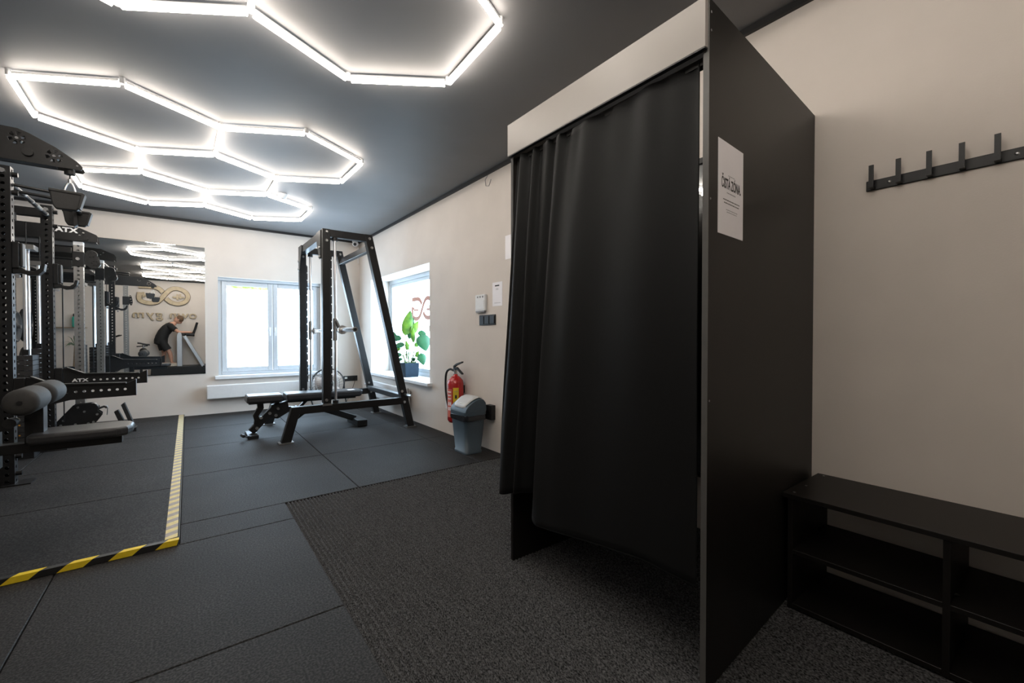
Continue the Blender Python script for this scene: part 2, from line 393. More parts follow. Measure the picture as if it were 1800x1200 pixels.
for ch, w_ in zip('myg nwo', (.17, .11, .12, .06, .12, .15, .12)):
    if ch != ' ': text(ch, .19, RW @ Matrix.Translation((xc+w_/2, 0, 0)) @ Matrix.Diagonal((-1, 1, 1, 1)), 'letter', M_decalg, dec)
    xc += w_

# ================================================================== CEILING LIGHTS
def hexlight(root, p0, th, s, label):
    # five honeycomb cells; vertices walked from the known corner along unit directions
    D = [V((cos(th+k*pi/3), sin(th+k*pi/3)))*s for k in range(3)]
    pos = {}
    E = [('A','B',0,1),('B','C',1,1),('C','D',2,1),('D','E',0,-1),('E','F',1,-1),('F','A',2,-1),('C','G',0,1),('G','H',1,1),('H','I',2,1),('I','J',0,-1),('J','D',1,-1),
         ('J','K',2,1),('E','M',2,1),('M','L',1,1),('L','K',0,1),('L','P',2,1),('P','O',0,-1),('O','N',1,-1),('N','X',2,-1),('X','M',0,1),('K','Q',1,1),('Q','R',2,1),('R','S',0,-1),('S','P',1,-1)]
    pos[root] = V(p0)
    for _ in range(8):
        for a, b, k, m in E:
            if a in pos and b not in pos: pos[b] = pos[a]+D[k]*m
            elif b in pos and a not in pos: pos[a] = pos[b]-D[k]*m
    cx = sum((p.x for p in pos.values()))/len(pos); cy = sum((p.y for p in pos.values()))/len(pos)
    t = thing('hexagon_light', label, 'ceiling light', (cx, cy, 2.64), 'honeycomb ceiling lights')
    zt = 2.648
    for a, b, k, m in E:
        p, q = pos[a], pos[b]; d = (q-p).normalized()
        p1 = p+d*.02; q1 = q-d*.02
        h = MB().bar((p1.x, p1.y, zt+.019), (q1.x, q1.y, zt+.022), .018, .014).build('housing', M_white, t)
        MB().cyl((p1.x, p1.y, zt), (q1.x, q1.y, zt), .0145, n=10).build('led_tube', M_led, h)
    for p in pos.values():
        mb = MB().cyl((p.x, p.y, zt+.004), (p.x, p.y, zt+.042), .015, n=10)
        mb.build('connector', M_white, t)
hexlight('A', (-.839, 3.862), -.50697, .6052, 'white honeycomb LED light of five hexagons above the exercise equipment')
hexlight('P', (.252, 2.408), -.5759, .5994, 'white honeycomb LED light of five hexagons on ceiling in front of curtained booth')
det = thing('ceiling_sensor', 'small white round sensor on ceiling between the honeycomb light tubes', 'sensor', (.86, 5.40, 2.64))
MB().lathe([(0, 0), (.03, .002), (.045, .02), (.048, .05)], (.86, 5.40, 2.64), 18).build('body', M_white, det)
MB().ball((.86, 5.40, 2.642), (.016, .016, .01)).build('lens', M_greyink, det)

# ================================================================== MIRROR AND WALL FITTINGS
mi = thing('wall_mirror', 'large frameless mirror on far wall beside the window', 'mirror', (-1.05, YF-.01, .575))
MB().box((-2.35, YF-.012, .575), (.195, YF-.006, 2.325)).build('mirror_glass', M_mirror, mi)
MB().box((-2.35, YF-.006, .575), (.195, YF, 2.325)).build('backing', M_greyink, mi)

def radiator(name, label, ax, a0, a1, z0, z1, d0, d1):
    # low panel radiator; ax is the wall normal axis
    def B(p0, p1, q0, q1, c0, c1):
        m = MB()
        return m.box((p0, c0, q0), (p1, c1, q1)) if ax == 1 else m.box((c0, p0, q0), (c1, p1, q1))
    t = thing(name, label, 'radiator', ((a0+a1)/2, (d0+d1)/2, z0) if ax == 1 else ((d0+d1)/2, (a0+a1)/2, z0), 'panel radiators under the windows')
    B(a0, a1, z0, z1, d0, d0+.05).build('panel', M_rad, t, bevel=.012)
    B(a0+.02, a1-.02, z0+.02, z1-.01, d1-.045, d1-.03).build('rear_panel', M_rad, t, bevel=.004)
    g = MB()
    for i in range(int((a1-a0-.06)/.03)):
        p = a0+.03+i*.03
        (g.box((p, d0+.05, z1-.012), (p+.016, d1-.045, z1-.004)) if ax == 1 else g.box((d0+.05, p, z1-.012), (d1-.045, p+.016, z1-.004)))
    g.build('top_grille', M_rad, t)
    for p in (a0+.2, a1-.2): B(p-.02, p+.02, z0+.04, z1-.04, d1-.03, d1).build('bracket', M_white, t)
    return t
r1 = radiator('radiator', 'long white panel radiator under the far wall window', 1, .2, 1.66, .222, .412, YF-.13, YF)
r2 = radiator('radiator', 'white panel radiator under the right window sill', 0, 5.22, 6.72, .185, .425, XR-.11, XR)
# mirrored depth for the right wall: front plate must face the room (already at lower x)

cm = thing('security_camera', 'small white security camera in the far ceiling corner', 'camera', (2.22, 7.24, 2.56))
MB().cyl((2.22, 7.24, 2.69), (2.22, 7.24, 2.655), .045, n=20).build('base', M_white, cm)
MB().ball((2.22, 7.22, 2.625), .048, 16, 10).build('housing', M_white, cm)
MB().cyl((2.205, 7.19, 2.612), (2.195, 7.165, 2.60), .024, n=16).build('lens', M_ink, cm)
MB().tube([(2.3, 7.33, 2.6), (2.29, 7.32, 2.45), (2.3, 7.33, 2.32)], .006).build('cable', M_white, cm)

so = thing('wall_socket', 'black double socket strip on far wall near the corner', 'socket', (2.17, YF, .34))
MB().box((2.055, YF-.012, .345), (2.285, YF, .432)).build('plate', M_plastic, so, bevel=.004)
MB().box((2.075, YF-.016, .385), (2.115, YF-.011, .415)).build('charger', M_white, so)
for x in (2.165, 2.24): MB().cyl((x, YF-.014, .388), (x, YF-.008, .388), .022, n=18).build('outlet', M_hole, so)
so2 = thing('wall_socket', 'white socket low on right wall left of the extinguisher hose', 'socket', (XR, 4.24, .28))
MB().box((XR-.02, 4.20, .285), (XR, 4.29, .375)).build('plate', M_white, so2, bevel=.004)
MB().cyl((XR-.022, 4.245, .33), (XR-.012, 4.245, .33), .022, n=18).build('outlet', M_paper, so2)
so3 = thing('wall_socket', 'black socket box on right wall behind the waste bin', 'socket', (XR, 3.37, .3))
MB().box((XR-.05, 3.335, .30), (XR, 3.43, .44)).build('plate', M_plastic, so3, bevel=.004)
MB().cyl((XR-.053, 3.38, .37), (XR-.045, 3.38, .37), .022, n=16).build('outlet', M_hole, so3)

sw = thing('light_switch', 'black triple light switch on right wall beside curtain', 'switch', (XR, 3.46, 1.2))
MB().box((XR-.01, 3.325, 1.205), (XR, 3.605, 1.305)).build('plate', M_plastic, sw, bevel=.003)
for i in range(3):
    y = 3.335+i*.091
    MB().box((XR-.017, y, 1.218), (XR-.009, y+.078, 1.292)).build('rocker', M_black2, sw, bevel=.003)
th = thing('thermostat', 'white wall controller mounted above the black light switch', 'controller', (XR, 3.56, 1.33))
MB().box((XR-.03, 3.475, 1.345), (XR, 3.65, 1.508)).build('body', M_white, th, bevel=.008)
MB().box((XR-.033, 3.49, 1.36), (XR-.029, 3.635, 1.45)).build('cover', M_white, th, bevel=.003)
for i in range(3): MB().box((XR-.032, 3.50+i*.045, 1.475), (XR-.029, 3.522+i*.045, 1.492)).build('button', M_greyink, th)
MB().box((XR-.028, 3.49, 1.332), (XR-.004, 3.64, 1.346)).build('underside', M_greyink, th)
no = thing('notice_sheet', 'white printed notice taped to right wall above the light switch', 'notice', (XR, 3.3, 1.38))
MB().box((XR-.002, 3.224, 1.382), (XR, 3.382, 1.607)).build('sheet', M_paper, no)
MB().box((XR-.003, 3.27, 1.568), (XR-.002, 3.34, 1.58)).build('heading', M_ink, no)
for z in (1.545, 1.535): MB().box((XR-.003, 3.285, z), (XR-.002, 3.325, z+.003)).build('text_line', M_greyink, no)
MB().box((XR-.003, 3.25, 1.41), (XR-.002, 3.352, 1.413)).build('text_line', M_greyink, no)
solo(MB().box((XR-.002, 2.9, 1.80), (XR, 3.175, 2.015)), 'paper_sheet', M_paper, 'white sheet on right wall mostly hidden behind the curtain', 'paper')
solo(MB().tube([(XR-.004, 3.46, 2.655), (XR-.006, 3.50, 2.62), (XR-.006, 3.49, 2.56), (XR-.004, 3.44, 2.545), (XR-.006, 3.40, 2.60)], .003, 6), 'wire_loop', M_greyink, 'thin loose wire loop on right wall below the ceiling', 'wire')

# ================================================================== BOOTH
PA = math.atan2(.065, 1.065)
bo = thing('changing_booth', 'tall dark changing booth with beige fascia board built against the right wall', 'booth', (1.8, 1.2, 0))
n = V((-sin(PA), cos(PA), 0)); a = V((1.265, .680, 0)); b = V((2.33, .745, 0))
def pan(a, b, z0, z1, t):
    q = [a, b, b+n*t, a+n*t]; mb = MB()
    vs = [(p.x, p.y, z0) for p in q]+[(p.x, p.y, z1) for p in q]
    return mb.add(vs, [(0,3,2,1),(4,5,6,7),(0,1,5,4),(1,2,6,5),(2,3,7,6),(3,0,4,7)])
pn = pan(a, b, -.005, 2.122, .018).build('side_panel', M_lam, bo)
d = (b-a).normalized()
pan(a-d*.0015-n*.0002, a, -.005, 2.122, .0184).build('edge_strip', M_lamedge, pn)
for z in (2.085, 2.03, 1.52, .9): MB().cyl((a+d*.012-n*.001+V((0,0,z))), (a+d*.012+V((0,0,z))), .0035, n=8).build('screw', M_greyink, pn)
MB().box((1.265, 1.660, -.005), (2.33, 1.678, 2.122)).build('side_panel', M_lam, bo)
MB().box((1.247, .684, 1.972), (1.265, 1.682, 2.122)).build('fascia', M_fascia, bo, bevel=.001, seg=1)
MB().box((1.2475, .685, 1.968), (1.2645, 1.68, 1.972)).build('fascia_edge', M_trim, bo)
MB().box((1.287, .705, 1.945), (1.313, 1.66, 1.968)).build('curtain_rail', M_lam, bo)
im = thing('booth_mirror', 'black framed mirror on wall inside the booth, seen through the curtain gap', 'mirror', (2.32, 1.3, .3))
frame_rect(MB(), 0, 2.305, 2.33, 1.0, 1.55, .3, 2.10, .03).build('frame', M_black, im)
MB().box((2.318, 1.03, .33), (2.328, 1.52, 2.07)).build('mirror_glass', M_mirror, im)

def curtain():
    NU, NV = 220, 60; mb = MB(); vs = []
    # plan of the cloth at the rod and at the hem: (x, y, hem height)
    low = smooth_pts([(1.262, .712, .318), (1.250, .80, .325), (1.246, .90, .330), (1.240, 1.02, .318), (1.236, 1.16, .300), (1.226, 1.30, .280), (1.224, 1.38, .268),
                      (1.222, 1.445, .262), (1.232, 1.478, .285), (1.262, 1.485, .345), (1.285, 1.50, .372), (1.262, 1.53, .372), (1.240, 1.56, .370), (1.212, 1.575, .366), (1.222, 1.60, .362), (1.190, 1.63, .352), (1.184, 1.66, .346), (1.192, 1.675, .346)], 12)
    N = len(low)-1
    for j in range(NV+1):
        t = j/NV
        for i in range(NU+1):
            s = i/NU; k = s*N; i0 = min(int(k), N-1); f = k-i0
            L = low[i0].lerp(low[i0+1], f)
            yt = .722+(1.648-.722)*(.35*s+.65*(L.y-.712)/(1.675-.712))
            env = .55+.45*min(1, max(0, (s-.3)/.5))
            xt = 1.284+.014*env*sin(2*pi*(5.2*s+1.2*s*s)+.4)+.004*sin(2*pi*13*s)*max(0, 1-t*4)
            wt = t**.85
            # folds fade slowly from gathered head to the hem
            x = xt*(1-wt)+L.x*wt+.008*env*(1-t)*t*2*sin(2*pi*(4.4*s+1.2*s*s)+.8*t)
            y = yt*(1-wt)+L.y*wt; z = 1.962*(1-t)+L.z*t
            x += .004*sin(9*t+11*s)*t
            vs.append((x, y, z))
    k = NU+1
    mb.add(vs, [(j*k+i, (j+1)*k+i, (j+1)*k+i+1, j*k+i+1) for j in range(NV) for i in range(NU)], True)
    hem = [vs[NV*k+i] for i in range(0, NU+1, 2)]
    return mb, hem
cb, hem = curtain()
cu = thing('booth_curtain', 'black floor-length curtain hanging across the booth opening', 'curtain', (1.25, 1.18, .26))
o = cb.build('drape', M_curtain, cu); sd = o.modifiers.new('thick', 'SOLIDIFY'); sd.thickness = .003
MB().tube(hem, .0035, 6).build('hem', M_curtain, cu)

po = thing('door_poster', 'white printed poster on the dark side panel of the booth', 'poster', tuple(a+d*.15+V((0, 0, 1.42))))
def pp(s, z, e): return a+d*s-n*e+V((0, 0, z))
def prect(s0, s1, z0, z1, e0, e1):
    mb = MB(); vs = [pp(s, z, e) for e in (e0, e1) for (s, z) in ((s0, z0), (s1, z0), (s1, z1), (s0, z1))]
    return mb.add(vs, [(3,2,1,0),(4,5,6,7),(0,1,5,4),(1,2,6,5),(2,3,7,6),(3,0,4,7)])
prect(.062, .252, 1.425, 1.722, 0, .0015).build('sheet', M_paper, po)
PM = Matrix(((d.x, 0, -n.x, 0), (d.y, 0, -n.y, 0), (0, 1, 0, 0), (0, 0, 0, 1)))
def pmat(s, z, e=.0018): return Matrix.Translation(pp(s, z, e)) @ PM
text('ČISTÁ ZÓNA.', .045, pmat(.158, 1.588), 'heading', M_ink, po, .0004, sx=.535, bold=.0009)
for (s0, s1, z, h, m) in ((.135, .185, 1.617, .002, M_greyink), (.125, .19, 1.560, .003, M_greyink), (.098, .222, 1.536, .003, M_ink), (.105, .218, 1.526, .003, M_ink), (.12, .205, 1.506, .0018, M_greyink), (.125, .20, 1.499, .0018, M_greyink)):
    # illegible small print: broken runs of dashes
    x = s0
    while x < s1:
        wd = random.uniform(.004, .012); prect(x, min(x+wd, s1), z, z+h, .0015, .0018).build('text_line', m, po); x += wd+.003

# ================================================================== BENCH AND HOOKS
be = thing('shoe_bench', 'long low dark bench with open shoe shelves below the coat hooks', 'bench', (2.13, .05, 0))
BX0, BY0, BY1 = 1.935, -.75, .70
MB().box((BX0-.006, BY0, .445), (XR, BY1+.02, .463)).build('top_board', M_lam, be, bevel=.001, seg=1)
MB().box((BX0, BY1-.018, 0), (XR, BY1, .445)).build('side_panel', M_lam, be)
MB().box((BX0, .235, 0), (XR, .253, .445)).build('divider', M_lam, be)
MB().box((BX0, -.235, 0), (XR, -.217, .445)).build('divider', M_lam, be)
MB().box((BX0, BY0, 0), (XR, BY0+.018, .445)).build('side_panel', M_lam, be)
for y0, y1 in ((.253, BY1-.018), (-.217, .235), (BY0+.018, -.235)):
    MB().box((BX0, y0, .222), (XR-.01, y1, .24)).build('shelf', M_lam, be, bevel=.001, seg=1)
    MB().box((BX0, y0, .004), (XR-.01, y1, .022)).build('bottom_board', M_lam, be, bevel=.001, seg=1)
for x in (1.965, 2.09, 2.30): MB().cyl((x, .688, .4632), (x, .688, .4645), .0045, n=10).build('screw', M_bolt, be)
MB().bar((1.99, .25, .252), (2.03, .23, .243), .014, .003).build('shelf_bracket', M_bolt, be)

hk = thing('coat_hook_rail', 'black metal coat hook rail on beige wall above the bench', 'coat rack', (XR, .3, 1.72))
rl = MB().box((XR-.008, -.12, 1.717), (XR, .552, 1.760)).build('rail', M_black, hk, bevel=.003)
for y in (.534, .448, .358, .270, .182, .094, .006, -.08):
    y -= .006
    mb = MB().prism([(XR-.012, 1.722), (XR-.042, 1.722), (XR-.042, 1.815), (XR-.036, 1.815), (XR-.036, 1.729), (XR-.012, 1.729)], 1, y-.008, y+.008)
    mb.box((XR-.013, y-.008, 1.722), (XR-.008, y+.008, 1.752)).build('hook', M_black, hk)
for y in (.476, .132, -.1): MB().lathe([(0, -.0115), (.004, -.0115), (.0065, -.008)], (XR, y, 1.739), 12, 'x').build('screw', M_bolt, hk)

# ================================================================== HAZARD EDGES
hz = thing('hazard_strip', 'yellow and black striped edge along front of the raised platform', 'hazard tape', (-1.0, 2.85, 0))
x = -.020; i = 0
def hz_seg(x1, x0, m):                  # slanted stripe segment on front face and top lip
    sl = .035
    mb = MB(); y0, y1, zt = 2.8445, 2.875, PZ+.001
    vs = [(x0-sl, y0, .0), (x1-sl, y0, .0), (x1, y0, zt), (x0, y0, zt), (x0+.02, y1, zt), (x1+.02, y1, zt), (x0-sl, y0+.004, 0), (x1-sl, y0+.004, 0), (x0+.02, y1, zt-.002), (x1+.02, y1, zt-.002)]
    vs = [(min(p[0], -.046), p[1], p[2]) for p in vs]
    return mb.add(vs, [(0,1,2,3), (3,2,5,4), (6,8,9,7), (0,3,4,8,6), (1,7,9,5,2)])
while x > -3.1:
    w = .088
    hz_seg(x, x-w, M_yellow if i % 2 == 0 else M_hblack).build('stripe', M_yellow if i % 2 == 0 else M_hblack, hz); x -= w; i += 1
hz2 = thing('hazard_strip', 'pale yellow and grey striped tape running from platform corner to far wall', 'hazard tape', (-.07, 5.1, PZ))
y = 2.88; i = 0
while y < 7.35:
    w = .052; y2 = min(y+w, 7.355)
    m = M_paley if i % 2 == 0 else M_paleg
    mb = MB(); q = [(-.105, y-.02), (-.052, y+.012), (-.052, y2+.012), (-.105, y2-.02)]
    q = [(px, min(max(py, 2.878), 7.356)) for px, py in q]
    mb.prism(q, 2, PZ, PZ+.0012).build('stripe', m, hz2); y += w; i += 1
solo(MB().box((-.0475, 2.85, 0), (-.0445, 7.355, PZ)), 'platform_edge', M_hblack, 'thin black side edge of the raised platform beside the tape', 'edging')

# ================================================================== SMITH MACHINE
sm = thing('smith_machine', 'black smith machine with sloping rear legs standing by the right window', 'smith machine', (1.5, 5.46, 0))
YN, YR_ = 4.885, 6.06                      # near and far side frames
TW = .075                                  # tube depth along y
def sidebox(mb, y, x0, x1, z0, z1, w=TW): return mb.box((x0, y-w/2, z0), (x1, y+w/2, z1))
for y in (YN, YR_):
    up = sidebox(MB(), y, 1.148, 1.228, .36, 2.245).build('upright', M_black, sm, bevel=.004)
    st = MB()                              # slotted catch strip beside the upright
    st.box((1.228, y-.004, .40), (1.240, y+.004, 2.02))
    k = .50
    while k < 2.0:
        st.box((1.240, y-.004, k), (1.249, y+.004, k+.082)); k += .095
    st.build('catch_strip', M_black2, up)
    MB().box((1.14, y-TW/2-.004, .352), (1.236, y+TW/2+.004, .375)).build('collar', M_bolt if y == YN else M_black2, up)
    sidebox(MB(), y, 1.149, 1.668, 2.165, 2.2435, TW-.005).build('top_beam', M_black, sm, bevel=.004)
    sidebox(MB(), y, .847, 2.06, .286, .3645, TW-.004).build('base_beam', M_black, sm, bevel=.004)
    # front foot leg
    MB().prism([(.845, .365), (.935, .365), (.838, .012), (.745, .012)], 1, y-TW/2, y+TW/2).build('front_leg', M_black, sm, bevel=.004)
    MB().prism([(.93, .295), (.985, .295), (.905, .235)], 1, y-.01, y+.01).build('gusset', M_black, sm)
    MB().box((.725, y-.055, 0), (.86, y+.055, .012)).build('foot_plate', M_steel, sm)
    # sloping rear leg
    MB().prism([(1.595, 2.245), (1.68, 2.245), (2.185, .012), (2.10, .012)], 1, y-TW/2, y+TW/2).build('rear_leg', M_black, sm, bevel=.004)
    MB().box((2.085, y-.05, 0), (2.205, y+.05, .012)).build('foot_plate', M_steel, sm)
    for (x, z) in ((1.19, 2.215), (1.19, 2.12), (1.65, 2.20), (1.675, 2.10), (1.18, .41), (2.03, .44), (2.06, .31)):
        e = y-TW/2
        MB().cyl((x, e+.001, z), (x, e-.012, z), .017, .012, n=12).build('bolt', M_bolt, sm)
    MB().cyl((1.283, y, .365), (1.283, y, 2.17), .0145, n=16).build('guide_rod', M_chrome, sm)
    for z0, z1 in ((.365, .40), (2.13, 2.168)): MB().cyl((1.283, y, z0), (1.283, y, z1), .030, n=14).build('rod_stop', M_plastic, sm)
    sgn = -1 if y == YN else 1             # plate storage pegs on the rear legs
    MB().cyl((2.065, y+sgn*TW/2, .40), (2.065, y+sgn*(TW/2+.18), .40), .0145, n=12).build('storage_peg', M_chrome, sm)
# cross members
MB().box((1.15, YN, 2.15), (1.226, YR_, 2.235)).build('front_crossbar', M_black2, sm, bevel=.004)
for y, s in ((YN, 1), (YR_, -1)):
    MB().prism([(y+s*.02, 2.235), (y+s*.20, 2.235), (y+s*.20, 2.165), (y+s*.075, 1.93), (y+s*.02, 1.93)], 0, 1.138, 1.148).build('corner_plate', M_black2, sm)
    for z in (1.95, 2.05): MB().cyl((1.139, y+s*.045, z), (1.125, y+s*.045, z), .015, n=10).build('bolt', M_bolt, sm)
MB().bar((1.665, YN, 2.10), (1.665, YR_, 2.10), .045, .085, up=(.22, 0, 1)).build('rear_crossbar', M_black2, sm, bevel=.004)
MB().box((2.015, YN, .335), (2.085, YR_, .40)).build('rear_crossbar', M_black2, sm, bevel=.004)
# barbell on the guide carriages
br = MB().cyl((1.325, YN-.13, 1.165), (1.325, YR_+.13, 1.165), .0145, n=16).build('bar', M_chrome, sm)
for s, y in ((-1, YN), (1, YR_)):
    MB().cyl((1.283, y, 1.05), (1.283, y, 1.29), .025, n=16).build('carriage', M_steel, sm)
    MB().box((1.275, y-.02, 1.14), (1.335, y+.02, 1.19)).build('carriage_block', M_steel, sm, bevel=.004)
    MB().bar((1.283, y+s*.03, 1.26), (1.30, y+s*.10, 1.17), .02, .035).build('catch_hook', M_steel, sm)
    sl = MB().cyl((1.325, y+s*.12, 1.165), (1.325, y+s*.56, 1.165), .025, n=18).build('sleeve', M_chrome, sm)
    MB().cyl((1.325, y+s*.10, 1.165), (1.325, y+s*.13, 1.165), .046, n=20).build('sleeve_collar', M_chrome, sl)
    MB().cyl((1.325, y+s*.56, 1.165), (1.325, y+s*.563, 1.165), .015, n=14).build('end_cap', M_plastic, sl)

# ================================================================== ADJUSTABLE BENCH
bn = thing('weight_bench', 'black padded adjustable weight bench inside the smith machine', 'weight bench', (1.1, 5.45, 0))
Y0, Y1, YC = 5.31, 5.59, 5.45
MB().prism([(.49, .375), (.835, .372), (.845, .45), (.50, .455)], 1, Y0+.01, Y1-.01).build('seat_pad', M_vinyl, bn, bevel=.022, seg=3)
MB().prism([(.88, .372), (1.70, .358), (1.725, .435), (.875, .45)], 1, Y0, Y1).build('back_pad', M_vinyl, bn, bevel=.022, seg=3)
MB().box((.515, Y0+.03, .362), (.83, Y1-.03, .374)).build('seat_board', M_plastic, bn)
MB().bar((.90, YC, .355), (1.66, YC, .345), .07, .03).build('back_support', M_black, bn)
tg = MB().box((1.55, 5.33, .4395), (1.63, 5.42, .4415)).build('care_label', M_paper, bn)
MB().prism([(.60, .36), (.66, .36), (.665, .30), (.615, .22), (.63, .16), (.60, .05), (.56, .06), (.575, .17), (.56, .23), (.605, .31)], 1, YC-.03, YC+.03).build('front_post', M_black, bn, bevel=.004)
MB().bar((.545, YC, .05), (.82, YC, .345), .06, .07).build('main_strut', M_black, bn, bevel=.004)
MB().prism([(.74, .33), (.90, .36), (.92, .24), (.80, .17), (.70, .19)], 1, YC-.035, YC+.035).build('ladder_plate', M_black2, bn, bevel=.003)
MB().bar((.85, YC, .27), (1.35, YC, .215), .06, .06).build('spine', M_black, bn, bevel=.004)
MB().bar((1.30, YC, .225), (1.66, YC, .07), .06, .07).build('rear_strut', M_black, bn, bevel=.004)
MB().bar((.98, YC, .22), (1.10, YC, .345), .03, .03).build('angle_strut', M_black, bn)
for k in range(7): MB().box((.98+k*.06, YC-.03, .262-k*.006), (1.0+k*.06, YC+.03, .292-k*.006)).build('ladder_tooth', M_black2, bn)
MB().box((.50, Y0-.02, 0), (.60, Y1+.02, .035)).build('front_foot', M_black2, bn, bevel=.004)
MB().box((1.62, Y0-.10, .0), (1.74, Y1+.06, .085)).build('rear_foot', M_plastic, bn, bevel=.012)
hd = MB().tube([(.52, Y0-.0, .03), (.47, Y0-.05, .04), (.44, Y0-.05, .05)], .007).build('transport_handle', M_black, bn)
MB().cyl((.455, Y0-.09, .055), (.445, Y0-.02, .055), .016, n=10).build('grip', M_plastic, hd)
for (x, z) in ((.595, .09), (.635, .2), (.72, .24), (.78, .21)):
    MB().cyl((x, YC-.036, z), (x, YC-.052, z), .016, n=10).build('bolt', M_bolt, bn)
MB().cyl((.80, YC-.07, .285), (.80, YC+.07, .285), .013, n=10).build('pop_pin', M_bolt, bn)

# ================================================================== FLOOR FAN
fa = thing('floor_fan', 'round floor fan with wire guard behind the weight bench', 'fan', (1.72, 6.98, 0))
FC = V((1.72, 6.98, .36)); fdir = V((-.35, -.93, .12)).normalized(); fu = fdir.cross(V((0,0,1))).normalized(); fv = fu.cross(fdir)
def fr(r, t, dz): return FC+fu*r*cos(t)+fv*r*sin(t)+fdir*dz
for dz in (-.05, .05): MB().tube([fr(.235, 2*pi*i/40, dz) for i in range(40)], .007, 6, True).build('guard_ring', M_black2, fa)
for sgn in (-1, 1):
    g = MB()
    for k in range(28):
        t = 2*pi*k/28
        g.tube([fr(.235, t, .05*sgn), fr(.14, t+.15, .075*sgn), fr(.05, t+.25, .08*sgn)], .0022, 4)
    for r in (.09, .16): g.tube([fr(r, 2*pi*i/32, .078*sgn) for i in range(32)], .0022, 4, True)
    g.build('wire_guard', M_chrome if sgn > 0 else M_black2, fa)
for k in range(3):
    mb = MB(); t0 = 2*pi*k/3; vs = []
    for i in range(7):
        r = .035+.175*i/6; w = .25+.45*sin(pi*i/6*.8)
        vs += [fr(r, t0-w, -.02), fr(r, t0+w, .025)]
    mb.add(vs, [(2*i, 2*i+1, 2*i+3, 2*i+2) for i in range(6)], True)
    b_ = mb.build('blade', M_fanblade, fa); b_.modifiers.new('t', 'SOLIDIFY').thickness = .003
MB().cyl(fr(0, 0, -.06), fr(0, 0, .085), .045, n=18).build('hub', M_plastic, fa)
MB().cyl(fr(0, 0, -.06), fr(0, 0, -.16), .07, .05, n=18).build('motor', M_plastic, fa)
MB().tube([(1.50, 6.90, .01), (1.48, 6.96, .12), (1.475, 7.02, .33)], .011).build('stand_leg', M_black, fa)
MB().tube([(1.96, 6.84, .01), (1.96, 6.90, .12), (1.955, 6.96, .33)], .011).build('stand_leg', M_black, fa)
MB().tube([(1.48, 7.16, .012), (1.50, 6.86, .012), (1.96, 6.80, .012), (1.98, 7.10, .012)], .012).build('stand_base', M_black, fa)
solo(MB().tube([(2.24, YF-.016, .388), (2.24, YF-.04, .37), (2.21, YF-.02, .25), (2.14, YF-.03, .08), (2.05, 7.2, .012), (1.9, 7.05, .012)], .004, 6), 'power_cable', M_plastic, 'thin black cable hanging from the far wall socket', 'cable')

# ================================================================== WASTE BIN, EXTINGUISHER
bi = thing('waste_bin', 'slate blue swing-lid waste bin with light grey flap standing against the wall', 'bin', (2.12, 3.5, 0))
def rrect(cx, cy, hx, hy, r, n=5):
    out = []
    for (sx, sy, a0) in ((1, 1, 0), (-1, 1, 90), (-1, -1, 180), (1, -1, 270)):
        for k in range(n+1):
            t = radians(a0+90*k/n); out.append((cx+sx*(hx-r)+r*cos(t), cy+sy*(hy-r)+r*sin(t)))
    return out
def loft(rings):
    mb = MB(); n = len(rings[0]); vs = [p for r in rings for p in r]
    mb.add(vs, [(i*n+k, i*n+(k+1) % n, (i+1)*n+(k+1) % n, (i+1)*n+k) for i in range(len(rings)-1) for k in range(n)], True)
    mb.add(vs, [tuple(range(n-1, -1, -1)), tuple(range((len(rings)-1)*n, len(rings)*n))])
    return mb
bcx, bcy = 2.125, 3.50
ring = lambda hx, hy, z, r=.035: [(x, y, z) for x, y in rrect(bcx, bcy, hx, hy, r)]
loft([ring(.092, .118, 0), ring(.094, .12, .02), ring(.088, .114, .022), ring(.112, .140, .33), ring(.116, .145, .345)]).build('body', M_bin, bi)
lg = []
for k, (hx, hy, z) in enumerate(((.118, .147, .315), (.121, .151, .335), (.119, .149, .352), (.121, .15, .362))):
    lg.append([(x+(.003*sin(i*2.3+k)), y+.003*cos(i*1.7), z+.006*sin(i*1.9+k)) for i, (x, y) in enumerate(rrect(bcx, bcy, hx, hy, .035))])
loft(lg).build('bin_liner', M_bag, bi)
# hood: rim then dome with a forward slope; profile over x (front = -x)
rim = loft([ring(.118, .147, .358), ring(.121, .150, .372), ring(.119, .148, .395)]).build('lid_rim', M_bin, bi)
prof = [(-.112, .395), (-.104, .425), (-.08, .455), (-.04, .485), (.0, .508), (.05, .52), (.085, .512), (.108, .48), (.114, .43), (.114, .395)]
hood = MB(); ny = 9; vs = []
for j in range(ny):
    s = j/(ny-1)*2-1; e = 1-.10*abs(s)**6
    for (x, z) in prof: vs.append((bcx+x, bcy+s*.142, .395+(z-.395)*e))
m_ = len(prof)
hood.add(vs, [(j*m_+i, j*m_+i+1, (j+1)*m_+i+1, (j+1)*m_+i) for j in range(ny-1) for i in range(m_-1)], True)
hood.add(vs, [tuple(range(m_)), tuple((ny-1)*m_+i for i in range(m_-1, -1, -1))])
hood.build('lid_hood', M_bin, bi)
fl = MB(); fp = [(-.104, .430), (-.08, .4585), (-.04, .4885), (.0, .5115), (.05, .5235), (.078, .519)]; vs = []
for j in range(7):
    s = j/6*2-1
    for i, (x, z) in enumerate(fp): vs.append((bcx+x+(.012*abs(s)**4 if i == 0 else 0), bcy+s*(.10+.022*min(1, i/3)), z+.001-.003*abs(s)**5))
m_ = len(fp)
fl.add(vs, [(j*m_+i, (j+1)*m_+i, (j+1)*m_+i+1, j*m_+i+1) for j in range(6) for i in range(m_-1)], True)
fo = fl.build('swing_flap', M_binlid, bi); fo.modifiers.new('t', 'SOLIDIFY').thickness = .004
MB().box((bcx-.083, bcy-.025, .456), (bcx-.068, bcy+.025, .470)).build('push_mark', M_white, fo, bevel=.003)

